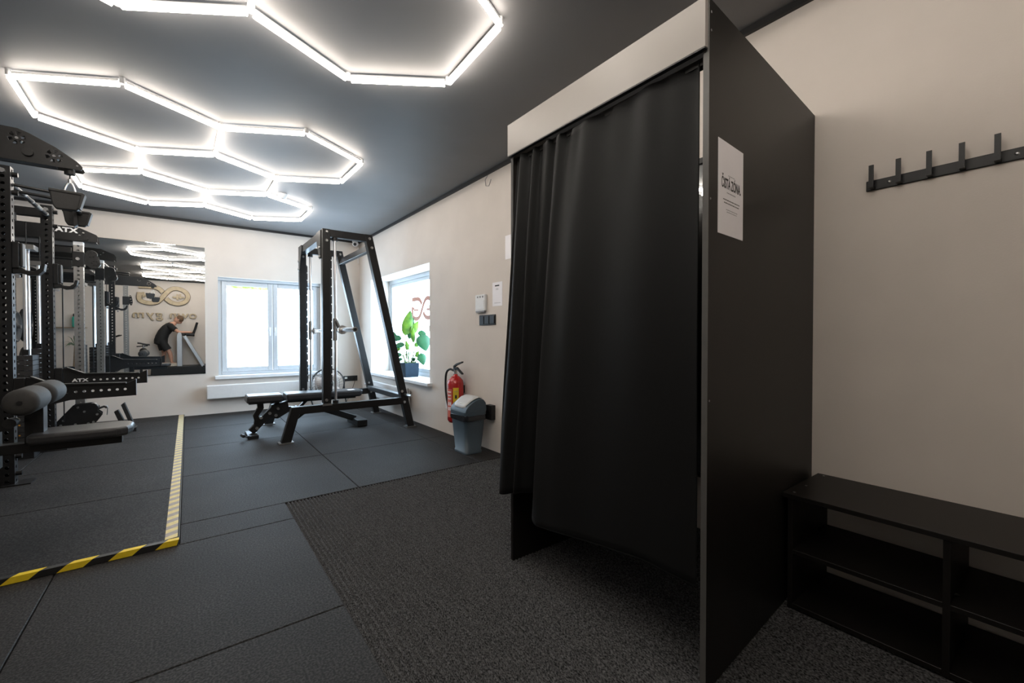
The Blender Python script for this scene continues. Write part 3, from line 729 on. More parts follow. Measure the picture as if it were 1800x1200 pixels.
ex = thing('fire_extinguisher', 'red fire extinguisher mounted on right wall behind the bin', 'extinguisher', (2.235, 3.93, .2))
EX, EY = 2.235, 3.93
MB().lathe([(0, .20), (.07, .20), (.085, .225), (.085, .60), (.078, .635), (.05, .668), (.024, .685), (.022, .70), (0, .70)], (EX, EY, 0), 28).build('cylinder', M_red, ex)
MB().cyl((EX, EY, .69), (EX, EY, .745), .019, n=14).build('valve', M_bolt, ex)
MB().prism([(EY+.03, .735), (EY-.03, .755), (EY-.14, .705), (EY-.145, .715), (EY-.03, .775), (EY+.025, .765)], 0, EX-.012, EX+.012).build('carry_handle', M_plastic, ex)
MB().prism([(EY+.03, .765), (EY-.02, .79), (EY-.14, .825), (EY-.142, .838), (EY-.03, .812), (EY+.03, .785)], 0, EX-.012, EX+.012).build('trigger_lever', M_plastic, ex)
MB().tube(smooth_pts([(EX, EY+.02, .73), (EX-.01, EY+.10, .745), (EX-.01, EY+.18, .70), (EX-.01, EY+.20, .58), (EX-.01, EY+.18, .44), (EX-.01, EY+.12, .30), (EX-.01, EY+.10, .26)]), .012, 8).build('hose', M_plastic, ex)
def wrap(t0, t1, z0, z1, m, name, par, r=.0862):
    vs = []; k = 8
    for i in range(k+1):
        t = t0+(t1-t0)*i/k
        vs += [(EX+r*cos(t), EY+r*sin(t), z0), (EX+r*cos(t), EY+r*sin(t), z1)]
    return MB().add(vs, [(2*i, 2*i+2, 2*i+3, 2*i+1) for i in range(k)], True).build(name, m, par)
# the camera sees the side facing -x and -y: label angles around 210-260 degrees
yl = wrap(radians(222), radians(262), .38, .565, M_labely, 'yellow_label', ex)
wrap(radians(236), radians(249), .455, .49, M_ink, 'pictogram', yl, .0868)
wrap(radians(228), radians(256), .525, .528, M_greyink, 'text_line', yl, .0868)
wrap(radians(247), radians(258), .40, .43, M_greyink, 'pictogram', yl, .0868)
rl_ = wrap(radians(170), radians(214), .26, .55, M_labelr, 'instruction_label', ex)
for z in (.515, .48, .445): wrap(radians(176), radians(208), z, z+.01, M_paper, 'text_line', rl_, .0868)
for (t, z) in ((180, .38), (196, .38), (180, .33), (196, .33)): wrap(radians(t), radians(t+12), z, z+.035, M_paper, 'pictogram', rl_, .0868)
MB().box((EX+.08, EY-.03, .5), (XR, EY+.03, .58)).build('wall_bracket', M_black, ex)

# ================================================================== PLANT
pl = thing('potted_plant', 'leafy green plant in slate blue square planter on the right window sill', 'plant', (2.45, 5.60, .535))
PX, PY = 2.45, 5.60
pt = MB(); h0, h1 = .092, .104
pt.add([(PX-h0, PY-h0, .535), (PX+h0, PY-h0, .535), (PX+h0, PY+h0, .535), (PX-h0, PY+h0, .535), (PX-h1, PY-h1, .728), (PX+h1, PY-h1, .728), (PX+h1, PY+h1, .728), (PX-h1, PY+h1, .728),
        (PX-h1+.012, PY-h1+.012, .728), (PX+h1-.012, PY-h1+.012, .728), (PX+h1-.012, PY+h1-.012, .728), (PX-h1+.012, PY+h1-.012, .728), (PX-h1+.012, PY-h1+.012, .69), (PX+h1-.012, PY-h1+.012, .69), (PX+h1-.012, PY+h1-.012, .69), (PX-h1+.012, PY+h1-.012, .69)],
       [(3,2,1,0),(0,1,5,4),(1,2,6,5),(2,3,7,6),(3,0,4,7),(4,5,9,8),(5,6,10,9),(6,7,11,10),(7,4,8,11),(8,9,13,12),(9,10,14,13),(10,11,15,14),(11,8,12,15)])
pt.build('planter', M_pot, pl)
MB().box((PX-.09, PY-.09, .66), (PX+.09, PY+.09, .705)).build('soil', M_soil, pl)
def leaf(base, tip, width, droop, m, facing=V((-.42, -.90, .12))):
    base, tip = V(base), V(tip); d = tip-base; L = d.length; side = d.cross(facing).normalized(); nrm = side.cross(d).normalized()
    mb = MB(); N = 10; vs = []
    for i in range(N+1):
        t = i/N; w = width*(sin(pi*t**.8)**.75)*(1-.15*t) if 0 < t < 1 else 0
        c = base+d*t+V((0, 0, -droop*(t*t)*L*.6+droop*.6*t*L*.4))
        vs += [c-side*w/2+nrm*w*.16, c-nrm*w*.02, c+side*w/2+nrm*w*.16]
    mb.add(vs, [(3*i+k, 3*i+3+k, 3*i+4+k, 3*i+1+k) for i in range(N) for k in range(2)], True)
    o = mb.build('leaf', m, pl); o.modifiers.new('t', 'SOLIDIFY').thickness = .0012
def stemleaf(b, j, t, w, dr, m):
    MB().tube(smooth_pts([b, (V(b)+V(j))/2+V((.004, .006, .01)), j], 4), [.006]*5+[.005]*4, 6).build('stem', M_stem, pl); leaf(j, t, w, dr, m)
Q = lambda u, z, e=0.: (PX+.797*u+.4*e, PY-.604*u+.9*e, z)       # u to the right as seen from the room
stemleaf(Q(-.03, .70), Q(-.055, 1.10), Q(.02, 1.46), .155, .02, M_leaf)
stemleaf(Q(.01, .70), Q(.03, 1.12), Q(.13, 1.31, .03), .11, .05, M_leaf)
stemleaf(Q(.02, .70), Q(.06, 1.00), Q(.055, 1.22, -.04), .06, .02, M_leaf)
stemleaf(Q(.05, .70), Q(.17, 1.12, -.03), Q(.235, .88, -.09), .20, -.1, M_leafd)
stemleaf(Q(.07, .70), Q(.16, .86, -.02), Q(.20, .69, -.11), .13, -.1, M_leafd)
stemleaf(Q(-.02, .70), Q(-.10, 1.06), Q(-.27, 1.08, -.02), .09, .5, M_leafd)
stemleaf(Q(0, .70), Q(-.06, .98), Q(-.22, .96, -.03), .08, .4, M_leafd)
stemleaf(Q(.03, .70), Q(.12, 1.14, .05), Q(.27, 1.12, .06), .09, .5, M_leafd)
stemleaf(Q(-.04, .70), Q(-.10, .84), Q(-.23, .82, -.02), .07, .5, M_leafd)
stemleaf(Q(-.05, .70), Q(-.09, .78), Q(-.20, .76, -.03), .05, .4, M_leafd)
stemleaf(Q(.05, .70), Q(.10, .80), Q(.13, .90, -.02), .055, .1, M_leaf)
stemleaf(Q(.0, .70), Q(-.02, .90), Q(-.04, 1.04, -.04), .06, .1, M_leaf)
stemleaf(Q(-.03, .70), Q(-.17, 1.02, .05), Q(-.25, 1.20, .06), .07, .3, M_leafd)
stemleaf(Q(.02, .70), Q(.04, .76), Q(.09, .80, -.05), .05, .3, M_leafd)
stemleaf(Q(-.01, .70), Q(.0, 1.05, .03), Q(.06, 1.36, .05), .10, .02, M_leafd)
stemleaf(Q(-.04, .70), Q(-.12, .92), Q(-.21, .90, .03), .06, .4, M_leaf)
stemleaf(Q(.04, .70), Q(.08, .95), Q(.14, 1.02, .04), .07, .2, M_leaf)
stemleaf(Q(.06, .70), Q(.11, .77), Q(.16, .77, .03), .05, .3, M_leafd)

# ================================================================== CABLE RACK
rk = thing('cable_rack', 'black multi-station power rack with steel cable columns on the raised platform', 'power rack', (-1.4, 5.1, PZ))
UX0, UX1 = -1.075, -1.0
Y1_, Y2_ = 4.60, 5.775
for y in (Y1_, Y2_):
    MB().perf(UX0, UX1, y, y+.075, PZ, 2.31, .05, .0125).build('upright', M_black, rk)
    MB().perf(-1.975, -1.90, y, y+.075, PZ, 2.31, .05, .0125).build('upright', M_black, rk)
    f_ = MB().box((UX0-.03, y-.035, PZ), (UX1+.085, y+.11, PZ+.008)).build('foot_plate', M_black2, rk)
    for z in (PZ+.075, PZ+.20): MB().cyl((UX1, y+.0375, z), (UX1+.03, y+.0375, z), .018, n=6).build('bolt', M_black2, rk)
    for z in (2.26, 2.13): MB().cyl((UX1, y+.0375, z), (UX1+.03, y+.0375, z), .018, n=6).build('bolt', M_black2, rk)
    for z in (2.27,): MB().cyl((UX0+.037, y, z), (UX0+.037, y-.02, z), .018, n=6).build('bolt', M_bolt, rk)
    MB().box((-1.90, y+.005, 2.20), (UX0, y+.07, 2.275)).build('top_beam', M_black, rk, bevel=.003)
    MB().box((-1.90, y+.005, .10), (UX0, y+.07, .175)).build('base_beam', M_black, rk, bevel=.003)
MB().box((-1.97, Y1_+.075, 2.20), (-1.905, Y2_, 2.275)).build('rear_beam', M_black, rk, bevel=.003)
MB().box((-1.97, Y1_+.075, .10), (-1.905, Y2_, .175)).build('rear_beam', M_black, rk, bevel=.003)
# pull-up bar between the front uprights, with bright grip sleeves
pb = MB().cyl((UX1-.03, Y1_+.075, 2.22), (UX1-.03, Y2_, 2.22), .0165, n=14).build('pull_up_bar', M_black2, rk)
for (f0, f1) in ((.03, .08), (.32, .36), (.52, .55), (.64, .78), (.93, .96)):
    ya = Y1_+.075+(Y2_-Y1_-.075)*f0; yb = Y1_+.075+(Y2_-Y1_-.075)*f1
    MB().cyl((UX1-.03, ya, 2.22), (UX1-.03, yb, 2.22), .019, n=14).build('grip_sleeve', M_steel, pb)
MB().box((-1.30, Y1_+.075, 2.13), (-1.22, Y2_, 2.205)).build('skid_beam', M_black, rk, bevel=.003)
for z_, y_ in ((2.20, 4.68), (2.165, 4.72)): MB().cyl((UX1-.02, y_, z_), (-.80, y_+.03, z_-.012), .011, n=10).build('multi_grip_bar', M_black2, rk)
# cable columns at both ends
def column(y, sleeve_z, ex_):
    X_ = lambda x: -.90+(x+.90)*ex_
    c = MB().perf(-.986, -.911, y, y+.075, PZ, 2.15, .045, .0105).build('cable_column', M_steel, rk)
    MB().box((-1.03, y-.03, PZ), (-.86, y+.11, PZ+.01)).build('foot_plate', M_black2, rk)
    tr = MB().box((-.994, y-.008, sleeve_z), (-.903, y+.083, sleeve_z+.16)).build('pulley_trolley', M_plastic, rk, bevel=.004)
    MB().cyl((-.95, y-.03, sleeve_z+.08), (-.95, y-.008, sleeve_z+.08), .016, n=12).build('pop_pin', M_bolt, tr)
    for s in (0, 1):
        yy = y+.018+s*.04
        plate([(X_(p), sleeve_z+q) for p, q in ((-.90, .03), (-.85, -.01), (-.80, .0), (-.775, .05), (-.79, .12), (-.83, .18), (-.87, .19), (-.90, .15))],
              [circ(X_(-.845)+.03*ex_*cos(k*pi/3), sleeve_z+.14+.03*sin(k*pi/3), .008, 8) for k in range(6)]+[circ(X_(-.82)+.026*ex_*cos(k*pi/3), sleeve_z+.045+.026*sin(k*pi/3), .007, 8) for k in range(6)], .004, XZ(yy), 'pulley_bracket', M_black2, tr)
    for (px, pz) in ((X_(-.845), sleeve_z+.14), (X_(-.82), sleeve_z+.045)):
        MB().cyl((px, y+.03, pz), (px, y+.048, pz), .046*ex_, n=20).build('pulley_wheel', M_plastic, tr)
        MB().lathe([(.046*ex_, .0), (.05*ex_, .004), (.046*ex_, .008)], (px, y+.02, pz), 24, 'y').build('pulley_rim', M_steel, tr)
    return c
column(6.6, 1.86, 1.); column(3.56, 1.70, .4)
MB().box((-.987, 6.597, 2.09), (-.910, 6.678, 2.15)).build('column_cap', M_white, rk)
# pulley beams: twin plates with flower-shaped cut-outs
def flower(cx, cz, r=.032):
    out = []
    for k in range(6):
        t = k*pi/3+.3; c_, s_ = cos(t), sin(t)
        pts = [(r-.010, -.006), (r+.009, -.011), (r+.009, .011), (r-.010, .006)]
        out.append([(cx+p*c_-q*s_, cz+p*s_+q*c_) for p, q in pts])
    return out
out0 = [(-1.95, 2.255), (-.745, 2.252), (-.70, 2.236), (-.60, 2.185), (-.515, 2.125), (-.492, 2.10), (-.488, 2.088), (-.497, 2.076), (-1.95, 2.076)]
for yy in (3.565, 3.632):
    plate(out0, flower(-.605, 2.133, .027)+flower(-.748, 2.198, .026), .005, XZ(yy), 'pulley_beam_plate', M_black, rk, .001)
MB().box((-1.95, 3.572, 2.076), (-.60, 3.625, 2.082)).build('beam_floor', M_black, rk)
for (x, z, r) in ((-.605, 2.133, .03), (-.748, 2.198, .03)):
    MB().cyl((x, 3.585, z), (x, 3.612, z), r*.45, n=20).build('pulley_wheel', M_plastic, rk); MB().cyl((x, 3.556, z), (x, 3.562, z), .007, n=8).build('bolt', M_greyink, rk)
MB().cyl((-.705, 3.545, 2.128), (-.705, 3.562, 2.128), .022, n=12).build('bolt', M_black2, rk)
MB().cyl((-.510, 3.556, 2.098), (-.510, 3.562, 2.098), .005, n=8).build('bolt', M_greyink, rk)
MB().cyl((-.548, 3.598, 2.05), (-.548, 3.598, 2.08), .024, n=14).build('cable_stop', M_plastic, rk)
MB().cyl((-.548, 3.598, 2.00), (-.548, 3.598, 2.055), .003, n=6).build('cable', M_black2, rk)
out3 = [(-1.95, 2.285), (-1.0, 2.28), (-.93, 2.275), (-.80, 2.215), (-.79, 2.20), (-.79, 2.135), (-1.95, 2.13)]
for yy in (6.575, 6.70):
    plate(out3, flower(-.925, 2.222, .024), .005, XZ(yy), 'pulley_beam_plate', M_black, rk, .001)
MB().box((-1.95, 6.585, 2.13), (-.80, 6.69, 2.136)).build('beam_floor', M_black, rk)
MB().cyl((-.88, 6.555, 2.165), (-.88, 6.573, 2.165), .018, n=12).build('bolt', M_black2, rk)
for ch, x in zip('ATX', (-1.086, -1.035, -.978)):
    text(ch, .066, XZ(6.568) @ Matrix.Translation((x, 2.238, 0)), 'letter', M_letter, rk, .002, sx=1.25, bold=.003)
MB().box((-1.95, 6.59, 1.84), (-1.0, 6.66, 1.92)).build('cross_beam', M_black, rk, bevel=.003)
MB().box((-1.95, 6.59, 2.0), (-1.0, 6.62, 2.06)).build('cross_beam', M_black, rk, bevel=.003)
for y in (6.60, 3.56):
    MB().perf(-1.975, -1.90, y, y+.075, PZ, 2.15, .05, .0115).build('upright', M_black, rk)
MB().box((-1.86, 3.64, 2.10), (-1.80, 6.6, 2.17)).build('long_beam', M_black, rk)
# weight stacks with guide rods and plates picked out one by one
def stack(x0, x1, y0, y1, top, rodtop, mark):
    n_ = 18; base = PZ+.10; hh = (top-base)/n_
    for k in range(n_):
        p_ = MB().box((x0, y0, base+k*hh+.002), (x1, y1, base+(k+1)*hh-.002)).build('weight_plate', M_iron, rk)
        if mark and k % 2 == 0: MB().box((x0+.012, y0-.001, base+k*hh+.014), (x0+.022, y0, base+k*hh+.024)).build('number_mark', M_orange if k < 9 else M_greyink, p_)
    for yy in (y0+.05, y1-.05): MB().cyl(((x0+x1)/2, yy, PZ), ((x0+x1)/2, yy, rodtop), .0125, n=12).build('guide_rod', M_chrome, rk)
    MB().box(((x0+x1)/2-.02, y0+.03, top), ((x0+x1)/2+.02, y0+.07, top+.05)).build('rod_bushing', M_plastic, rk)
    MB().box((x0, y0, PZ), (x1, y1, base)).build('stack_base', M_plastic, rk)
    MB().cyl(((x0+x1)/2, (y0+y1)/2, top), ((x0+x1)/2, (y0+y1)/2, 2.1), .004, n=6).build('cable', M_black2, rk)
    MB().box((x0-.01, y0+.02, rodtop-.04), (x1+.01, y1-.02, rodtop)).build('rod_clamp', M_steel, rk)
stack(-1.185, -1.085, 5.52, 5.72, .93, 1.90, True)
stack(-1.225, -1.140, 6.20, 6.42, .975, 1.84, False)
stack(-1.24, -1.14, 3.75, 3.95, .93, 1.9, True)
# low pulley plates at the far column
lo = [(-1.115, .185), (-.985, .355), (-.86, .365), (-.82, .36), (-.79, .32), (-.795, .28), (-.765, .25), (-.77, .22), (-.81, .155), (-1.10, .11)]
for yy in (6.49, 6.58): plate(lo, [], .006, XZ(yy), 'low_pulley_plate', M_black2, rk, .001)
for (x, z) in ((-1.06, .20), (-1.08, .15), (-.97, .15), (-.95, .33), (-.90, .28), (-.83, .16), (-.87, .15), (-.80, .24)):
    MB().cyl((x, 6.475, z), (x, 6.488, z), .011, n=8).build('bolt', M_bolt, rk)
MB().cyl((-.835, 6.50, .325), (-.835, 6.57, .325), .038, n=22).build('pulley_wheel', M_steel, rk)
MB().tube([(-.79, 6.53, .30), (-.75, 6.53, .315), (-.725, 6.53, .30)], .012).build('cable_stop', M_plastic, rk)
MB().tube([(-.73, 6.53, .325), (-.72, 6.53, .30), (-.725, 6.53, .22)], .005).build('carabiner', M_bolt, rk)
MB().box((-1.06, 6.49, PZ), (-.95, 6.60, .12)).build('low_bracket', M_black2, rk)
# cables seen against the wall below
for x in (-1.05, -.985-.06): MB().cyl((x, 6.45, .2), (x, 6.45, 1.8), .003, n=6).build('cable', M_black2, rk)

# ---- carabiner and lat bar with paddle grips hanging from the near pulley beam
cb_ = thing('carabiner', 'silver steel carabiner hanging from the near pulley beam', 'carabiner', (-.548, 3.598, 1.90))
lp = []
for k in range(20):
    t = 2*pi*k/20; z = cos(t); w = .022*(1-.35*z)
    lp.append((-.548+w*sin(t), 3.598+.002*sin(t), 1.956+.05*z))
MB().tube(lp, .0048, 8, True).build('loop', M_chrome, cb_)
MB().cyl((-.548, 3.598, 2.0), (-.548, 3.598, 2.022), .008, n=10).build('swivel', M_bolt, cb_)
lb = thing('lat_bar', 'black lat pulldown bar with moulded paddle grips hung from the carabiner', 'lat bar', (-.54, 3.6, 1.80))
MB().tube([(-.545, 3.33, 1.878), (-.55, 3.60, 1.898), (-.555, 3.93, 1.898)], .014, 10).build('bar', M_black2, lb)
MB().box((-.556, 3.58, 1.895), (-.540, 3.616, 1.918)).build('eyelet', M_black2, lb)
def paddle(y, xc, zt, sc):
    # a cupped trapezoid paddle: thin rear wall, rolled lip on top, fin in front
    t = [(xc-.068*sc, zt), (xc+.064*sc, zt-.006), (xc+.048*sc, zt-.085*sc), (xc+.038*sc, zt-.098*sc), (xc-.044*sc, zt-.098*sc), (xc-.056*sc, zt-.075*sc)]
    p_ = MB().prism(t, 1, y-.012, y+.018).build('paddle', M_rubberpad, lb, bevel=.006)
    MB().cyl((xc-.068*sc, y-.004, zt), (xc+.062*sc, y-.004, zt-.006), .011, n=12).build('lip', M_rubberpad, p_)
    MB().prism([(xc+.062*sc, zt-.002), (xc+.074*sc, zt-.008), (xc+.054*sc, zt-.088*sc), (xc+.046*sc, zt-.088*sc)], 1, y-.03, y+.02).build('side_lip', M_rubberpad, p_)
    return p_
paddle(3.34, -.520, 1.885, 1.0)
p2 = paddle(3.95, -.570, 1.912, .98)
MB().prism([(-.585, 1.93), (-.565, 1.925), (-.563, 1.815), (-.578, 1.80)], 1, 3.90, 3.94).build('fin', M_rubberpad, lb)

# ---- spotter arms and bar hooks on the front uprights
def spotter(y, label, lettered):
    t = thing('spotter_arm', label, 'spotter arm', (-.98, y, .56), 'spotter arms on the rack uprights')
    o_ = [(-.998, .795), (-.945, .795), (-.925, .79), (-.80, .728), (-.40, .716), (-.365, .735), (-.340, .748), (-.340, .622), (-.345, .618), (-.72, .612), (-.86, .575), (-.945, .53), (-.998, .53)]
    plate(o_, [circ(-.735+.047*k, .672, .011, 12) for k in range(8)], .012, XZ(y), 'arm_plate', M_black, t, .0015)
    MB().prism([(-.92, .79), (-.80, .729), (-.40, .717), (-.40, .727), (-.80, .740), (-.92, .803)], 1, y-.028, y+.028).build('top_liner', M_plastic, t)
    MB().box((-.345, y-.028, .618), (-.338, y+.028, .748)).build('end_plate', M_black2, t)
    MB().box((-1.005+.007, y-.042, .53), (-.945, y+.042, .795)).build('saddle', M_black, t, bevel=.004)
    if lettered:
        for ch, x in zip('ATX', (-.868, -.834, -.796)): text(ch, .040, XZ(y-.009) @ Matrix.Translation((x, .672, 0)), 'letter', M_letter, t, .002, sx=1.3, bold=.0018)
    return t
spotter(Y2_+.037, 'black spotter arm with white lettering on the farther rack upright', True)
spotter(Y1_+.037, 'black spotter arm with round holes on the nearer rack upright', False)
def jcup(y, label):
    t = thing('bar_hook', label, 'bar hook', (-.95, y, 1.52), 'bar hooks on the rack uprights')
    MB().box((-.998, y-.046, 1.585), (-.962, y+.046, 1.775)).build('back_plate', M_black, t, bevel=.006)
    MB().box((-.962, y-.036, 1.60), (-.945, y+.036, 1.77)).build('liner', M_rubberpad, t, bevel=.005)
    pr = [(-.998, 1.585), (-.962, 1.60), (-.93, 1.575), (-.89, 1.573), (-.865, 1.595), (-.855, 1.632), (-.835, 1.632), (-.843, 1.58), (-.87, 1.548), (-.92, 1.54), (-.96, 1.555), (-.998, 1.545)]
    MB().prism(pr, 1, y-.032, y+.032).build('hook', M_black, t, bevel=.004)
    MB().cyl((-.97, y-.055, 1.53), (-.97, y-.035, 1.53), .014, n=10).build('lock_pin', M_greyink, t)
jcup(Y1_+.037, 'black bar hook on the nearer rack upright'); jcup(Y2_+.037, 'black bar hook on the farther rack upright')

# ---- pulldown seat with knee rollers
ls = thing('pulldown_seat', 'black padded pulldown seat with foam knee rollers beside the near column', 'seat', (-.6, 3.6, PZ))
MB().prism([(-.715, 3.47), (-.34, 3.455), (-.295, 3.49), (-.278, 3.54), (-.278, 3.66), (-.295, 3.71), (-.34, 3.745), (-.715, 3.73)], 2, .495, .552).build('seat_pad', M_vinyl, ls, bevel=.018, seg=3)
MB().box((-.90, 3.565, .44), (-.33, 3.635, .495)).build('seat_beam', M_black, ls, bevel=.003)
MB().box((-.40, 3.575, .455), (-.36, 3.625, .497)).build('pad_bracket', M_black, ls)
MB().box((-.905, 3.54, .36), (-.84, 3.66, .56)).build('column_clamp', M_black, ls)
MB().box((-.735, 3.555, .495), (-.66, 3.645, .77)).build('roller_post', M_black, ls, bevel=.003)
MB().cyl((-.69, 3.268, .755), (-.69, 3.932, .755), .013, n=12).build('roller_axle', M_black2, ls)
for y0, y1 in ((3.27, 3.545), (3.655, 3.93)):
    MB().lathe([(0, y0-.004), (.02, y0-.004), (.05, y0), (.066, y0+.012), (.07, y0+.03), (.07, y1-.03), (.066, y1-.012), (.05, y1), (.015, y1)], (-.69, 0, .755), 28, 'y').build('foam_roller', M_foam, ls)
    MB().cyl((-.69, y0-.008, .755), (-.69, y0, .755), .012, n=8).build('end_bolt', M_black2, ls)
pk = MB().cyl((-.765, 3.50, .63), (-.765, 3.56, .63), .016, n=14).build('adjust_knob', M_bolt, ls)
MB().cyl((-.765, 3.44, .63), (-.765, 3.50, .63), .026, n=14).build('knob_head', M_rubberpad, pk)
# ---- foot rest blocks for low rows
ft = thing('foot_rest', 'black slotted angled foot rest standing near the far wall below the mirror', 'foot rest', (-.56, 6.45, PZ))
MB().prism([(-.655, .265), (-.62, .285), (-.52, PZ), (-.575, PZ)], 1, 6.38, 6.44).build('foot_block', M_plastic, ft, bevel=.004)
MB().prism([(-.605, .325), (-.575, .35), (-.47, PZ), (-.51, PZ)], 1, 6.46, 6.48).build('slotted_plate', M_rubberpad, ft, bevel=.004)
MB().prism([(-.605, .325), (-.575, .35), (-.47, PZ), (-.51, PZ)], 1, 6.51, 6.53).build('slotted_plate', M_rubberpad, ft, bevel=.004)
MB().box((-.53, 6.38, PZ), (-.47, 6.53, PZ+.04)).build('base', M_plastic, ft)
# ---- weight plates stored on the rear uprights
for i, (y, z, r) in enumerate(((5.80, 1.25, .225), (5.80, .72, .225), (6.30, 1.22, .2), (4.70, 1.25, .225))):
    w_ = thing('weight_plate', ['black bumper plate on upper peg of the rear rack upright', 'black bumper plate on lower peg of the rear rack upright', 'black iron plate stored behind the far cable column', 'black bumper plate hung behind the nearer rack upright'][i], 'weight plate', (-1.93, y, z-r), 'stored weight plates')
    MB().lathe([(.025, -.03), (.06, -.03), (.07, -.02), (r-.03, -.02), (r-.02, -.03), (r, -.028), (r, .028), (r-.02, .03), (r-.03, .02), (.07, .02), (.06, .03), (.025, .03)], (-1.80, y+.04, z), 36, 'x').build('disc', M_iron, w_)
    MB().cyl((-1.90, y+.04, z), (-1.74, y+.04, z), .024, n=14).build('peg', M_steel, w_)

# ================================================================== BEHIND THE CAMERA, SEEN IN THE MIRROR
sg = thing('wall_sign', 'wooden emblem and own gym lettering on wall reflected in the mirror', 'sign', (-.5, YB, 1.55))
M_edgeshade = mat('sign_edge_shade', (.10, .065, .035), .6, var=.2)  # dark brown for larger backing copies, painting a shadow outline around emblem and letters
for st in LOGO: band([(p[0]*.00325, p[1]*.00325) for p in st], 38*.00325, 0, .035, lambda u, v, d_: (-.53+u, YB+.002+d_, 2.241+v)).build('stroke_edge_shade', M_edgeshade, sg)
logo(sg, .00325, lambda u, v, d_: (-.53+u, YB+.002+d_, 2.245+v), M_gold, 31, d1=.05)
BW = Matrix(((-1,0,0,0),(0,0,1,YB+.03),(0,1,0,1.70),(0,0,0,1)))
xc = .225
for ch, w_ in zip('own gym', (.2, .26, .2, .1, .2, .2, .3)):
    if ch != ' ':
        text(ch, .30, Matrix.Translation((xc-w_/2, 0, 0)) @ BW, 'letter', M_gold, sg, .03, sx=1.15, bold=.003)
        text(ch, .30, Matrix.Translation((xc-w_/2, -.012, -.004)) @ BW, 'letter_edge_shade', M_edgeshade, sg, .02, sx=1.15, bold=.0065)
    xc -= w_

def skin(name, nodes, edges, m, parent, root, sub=2):
    ks = list(nodes); me = bpy.data.meshes.new(name)
    org = V(parent['_org'])
    me.from_pydata([V(nodes[k][0])-org for k in ks], [(ks.index(a_), ks.index(b_)) for a_, b_ in edges], []); me.update()
    o = bpy.data.objects.new(name, me); COL.objects.link(o)
    o.modifiers.new('skin', 'SKIN')
    sv = me.skin_vertices[0].data
    for i, k in enumerate(ks):
        r = nodes[k][1]; sv[i].radius = (r, r) if not isinstance(r, tuple) else r
        sv[i].use_root = (k == root)
    sb = o.modifiers.new('sub', 'SUBSURF'); sb.levels = sub; sb.render_levels = sub
    bpy.context.view_layer.update(); dg = bpy.context.evaluated_depsgraph_get()
    me2 = bpy.data.meshes.new_from_object(o.evaluated_get(dg)); bpy.data.objects.remove(o); bpy.data.meshes.remove(me)
    me2.name = name; me2.materials.clear(); me2.materials.append(m)
    for p in me2.polygons: p.use_smooth = True
    o = bpy.data.objects.new(name, me2); COL.objects.link(o); o.parent = parent; o['_org'] = tuple(org)
    return o
DK = .26                                             # treadmill deck height
pe = thing('person', 'person in black shirt and shorts bending over treadmill handles, seen in mirror', 'person', (-.45, -.58, DK))
yc = -.58
N_ = {'pelvis': ((-.60, yc, 1.00), .12), 'waist': ((-.565, yc, 1.13), .115), 'chest': ((-.46, yc, 1.29), .13), 'upper': ((-.375, yc, 1.39), .10), 'neck': ((-.30, yc, 1.455), .055), 'head0': ((-.25, yc, 1.48), .06)}
Eg = [('pelvis', 'waist'), ('waist', 'chest'), ('chest', 'upper'), ('upper', 'neck'), ('neck', 'head0')]
hands = {}
for s_, lx in ((1, .07), (-1, -.06)):
    k = 'L' if s_ > 0 else 'R'
    N_.update({'hip'+k: ((-.585+lx*.2, yc+s_*.10, .93), .095), 'knee'+k: ((-.47+lx, yc+s_*.115, .635), .055), 'calf'+k: ((-.465+lx*1.2, yc+s_*.115, .52), .052), 'ankle'+k: ((-.455+lx*1.4, yc+s_*.115, DK+.09), .034), 'toe'+k: ((-.33+lx*1.4, yc+s_*.12, DK+.045), .032),
               'sh'+k: ((-.385, yc+s_*.17, 1.37), .062), 'elb'+k: ((-.20, yc+s_*.26, 1.20), .040), 'wri'+k: ((.03, yc+s_*.20, 1.16+.04*s_), .027), 'palm'+k: ((.085, yc+s_*.19, 1.155+.04*s_), .026)})
    Eg += [('pelvis', 'hip'+k), ('hip'+k, 'knee'+k), ('knee'+k, 'calf'+k), ('calf'+k, 'ankle'+k), ('ankle'+k, 'toe'+k), ('upper', 'sh'+k), ('sh'+k, 'elb'+k), ('elb'+k, 'wri'+k), ('wri'+k, 'palm'+k)]
    hands[k] = V((.10, yc+s_*.19, 1.155+.04*s_))
body = skin('body', N_, Eg, M_skin, pe, 'pelvis')
# fingers wrapped over the grip, and a thumb
for k, h in hands.items():
    for f in range(4):
        y_ = h.y-.026+.018*f; L = (.068, .078, .074, .058)[f]
        MB().tube([h+V((-.01, y_-h.y, .008)), h+V((.35*L, y_-h.y, .016)), h+V((.7*L, y_-h.y, -.002)), h+V((.62*L, y_-h.y, -.028))], [.010, .0095, .009, .007], 7).build('finger', M_skin, pe)
    sd_ = 1 if k == 'R' else -1
    MB().tube([h+V((-.025, sd_*.02, 0)), h+V((.0, sd_*.042, -.01)), h+V((.03, sd_*.038, -.026))], [.012, .011, .008], 7).build('thumb', M_skin, pe)
hc = V((-.205, yc, 1.545))
hd_ = MB(); hd_.ball((0, 0, 0), (.098, .076, .115), 20, 14)
hm = Matrix.Translation(hc) @ Matrix.Rotation(radians(55), 4, 'Y')
hd_.v = [tuple(hm @ V(v)) for v in hd_.v]
hd = hd_.build('head', M_skin, pe)
def hp(p): return hm @ V(p)
MB().tube([hp((.088, 0, .03)), hp((.106, 0, -.012)), hp((.092, 0, -.022))], [.010, .015, .010], 8).build('nose', M_skin, hd)
for s_ in (-1, 1):
    q = hp((.086, s_*.032, .012)); MB().ball(tuple(q), .012, 10, 8).build('eye', M_ink, hd)
    q = hp((-.005, s_*.077, 0)); MB().ball(tuple(q), (.022, .010, .028), 10, 8).build('ear', M_skin, hd)
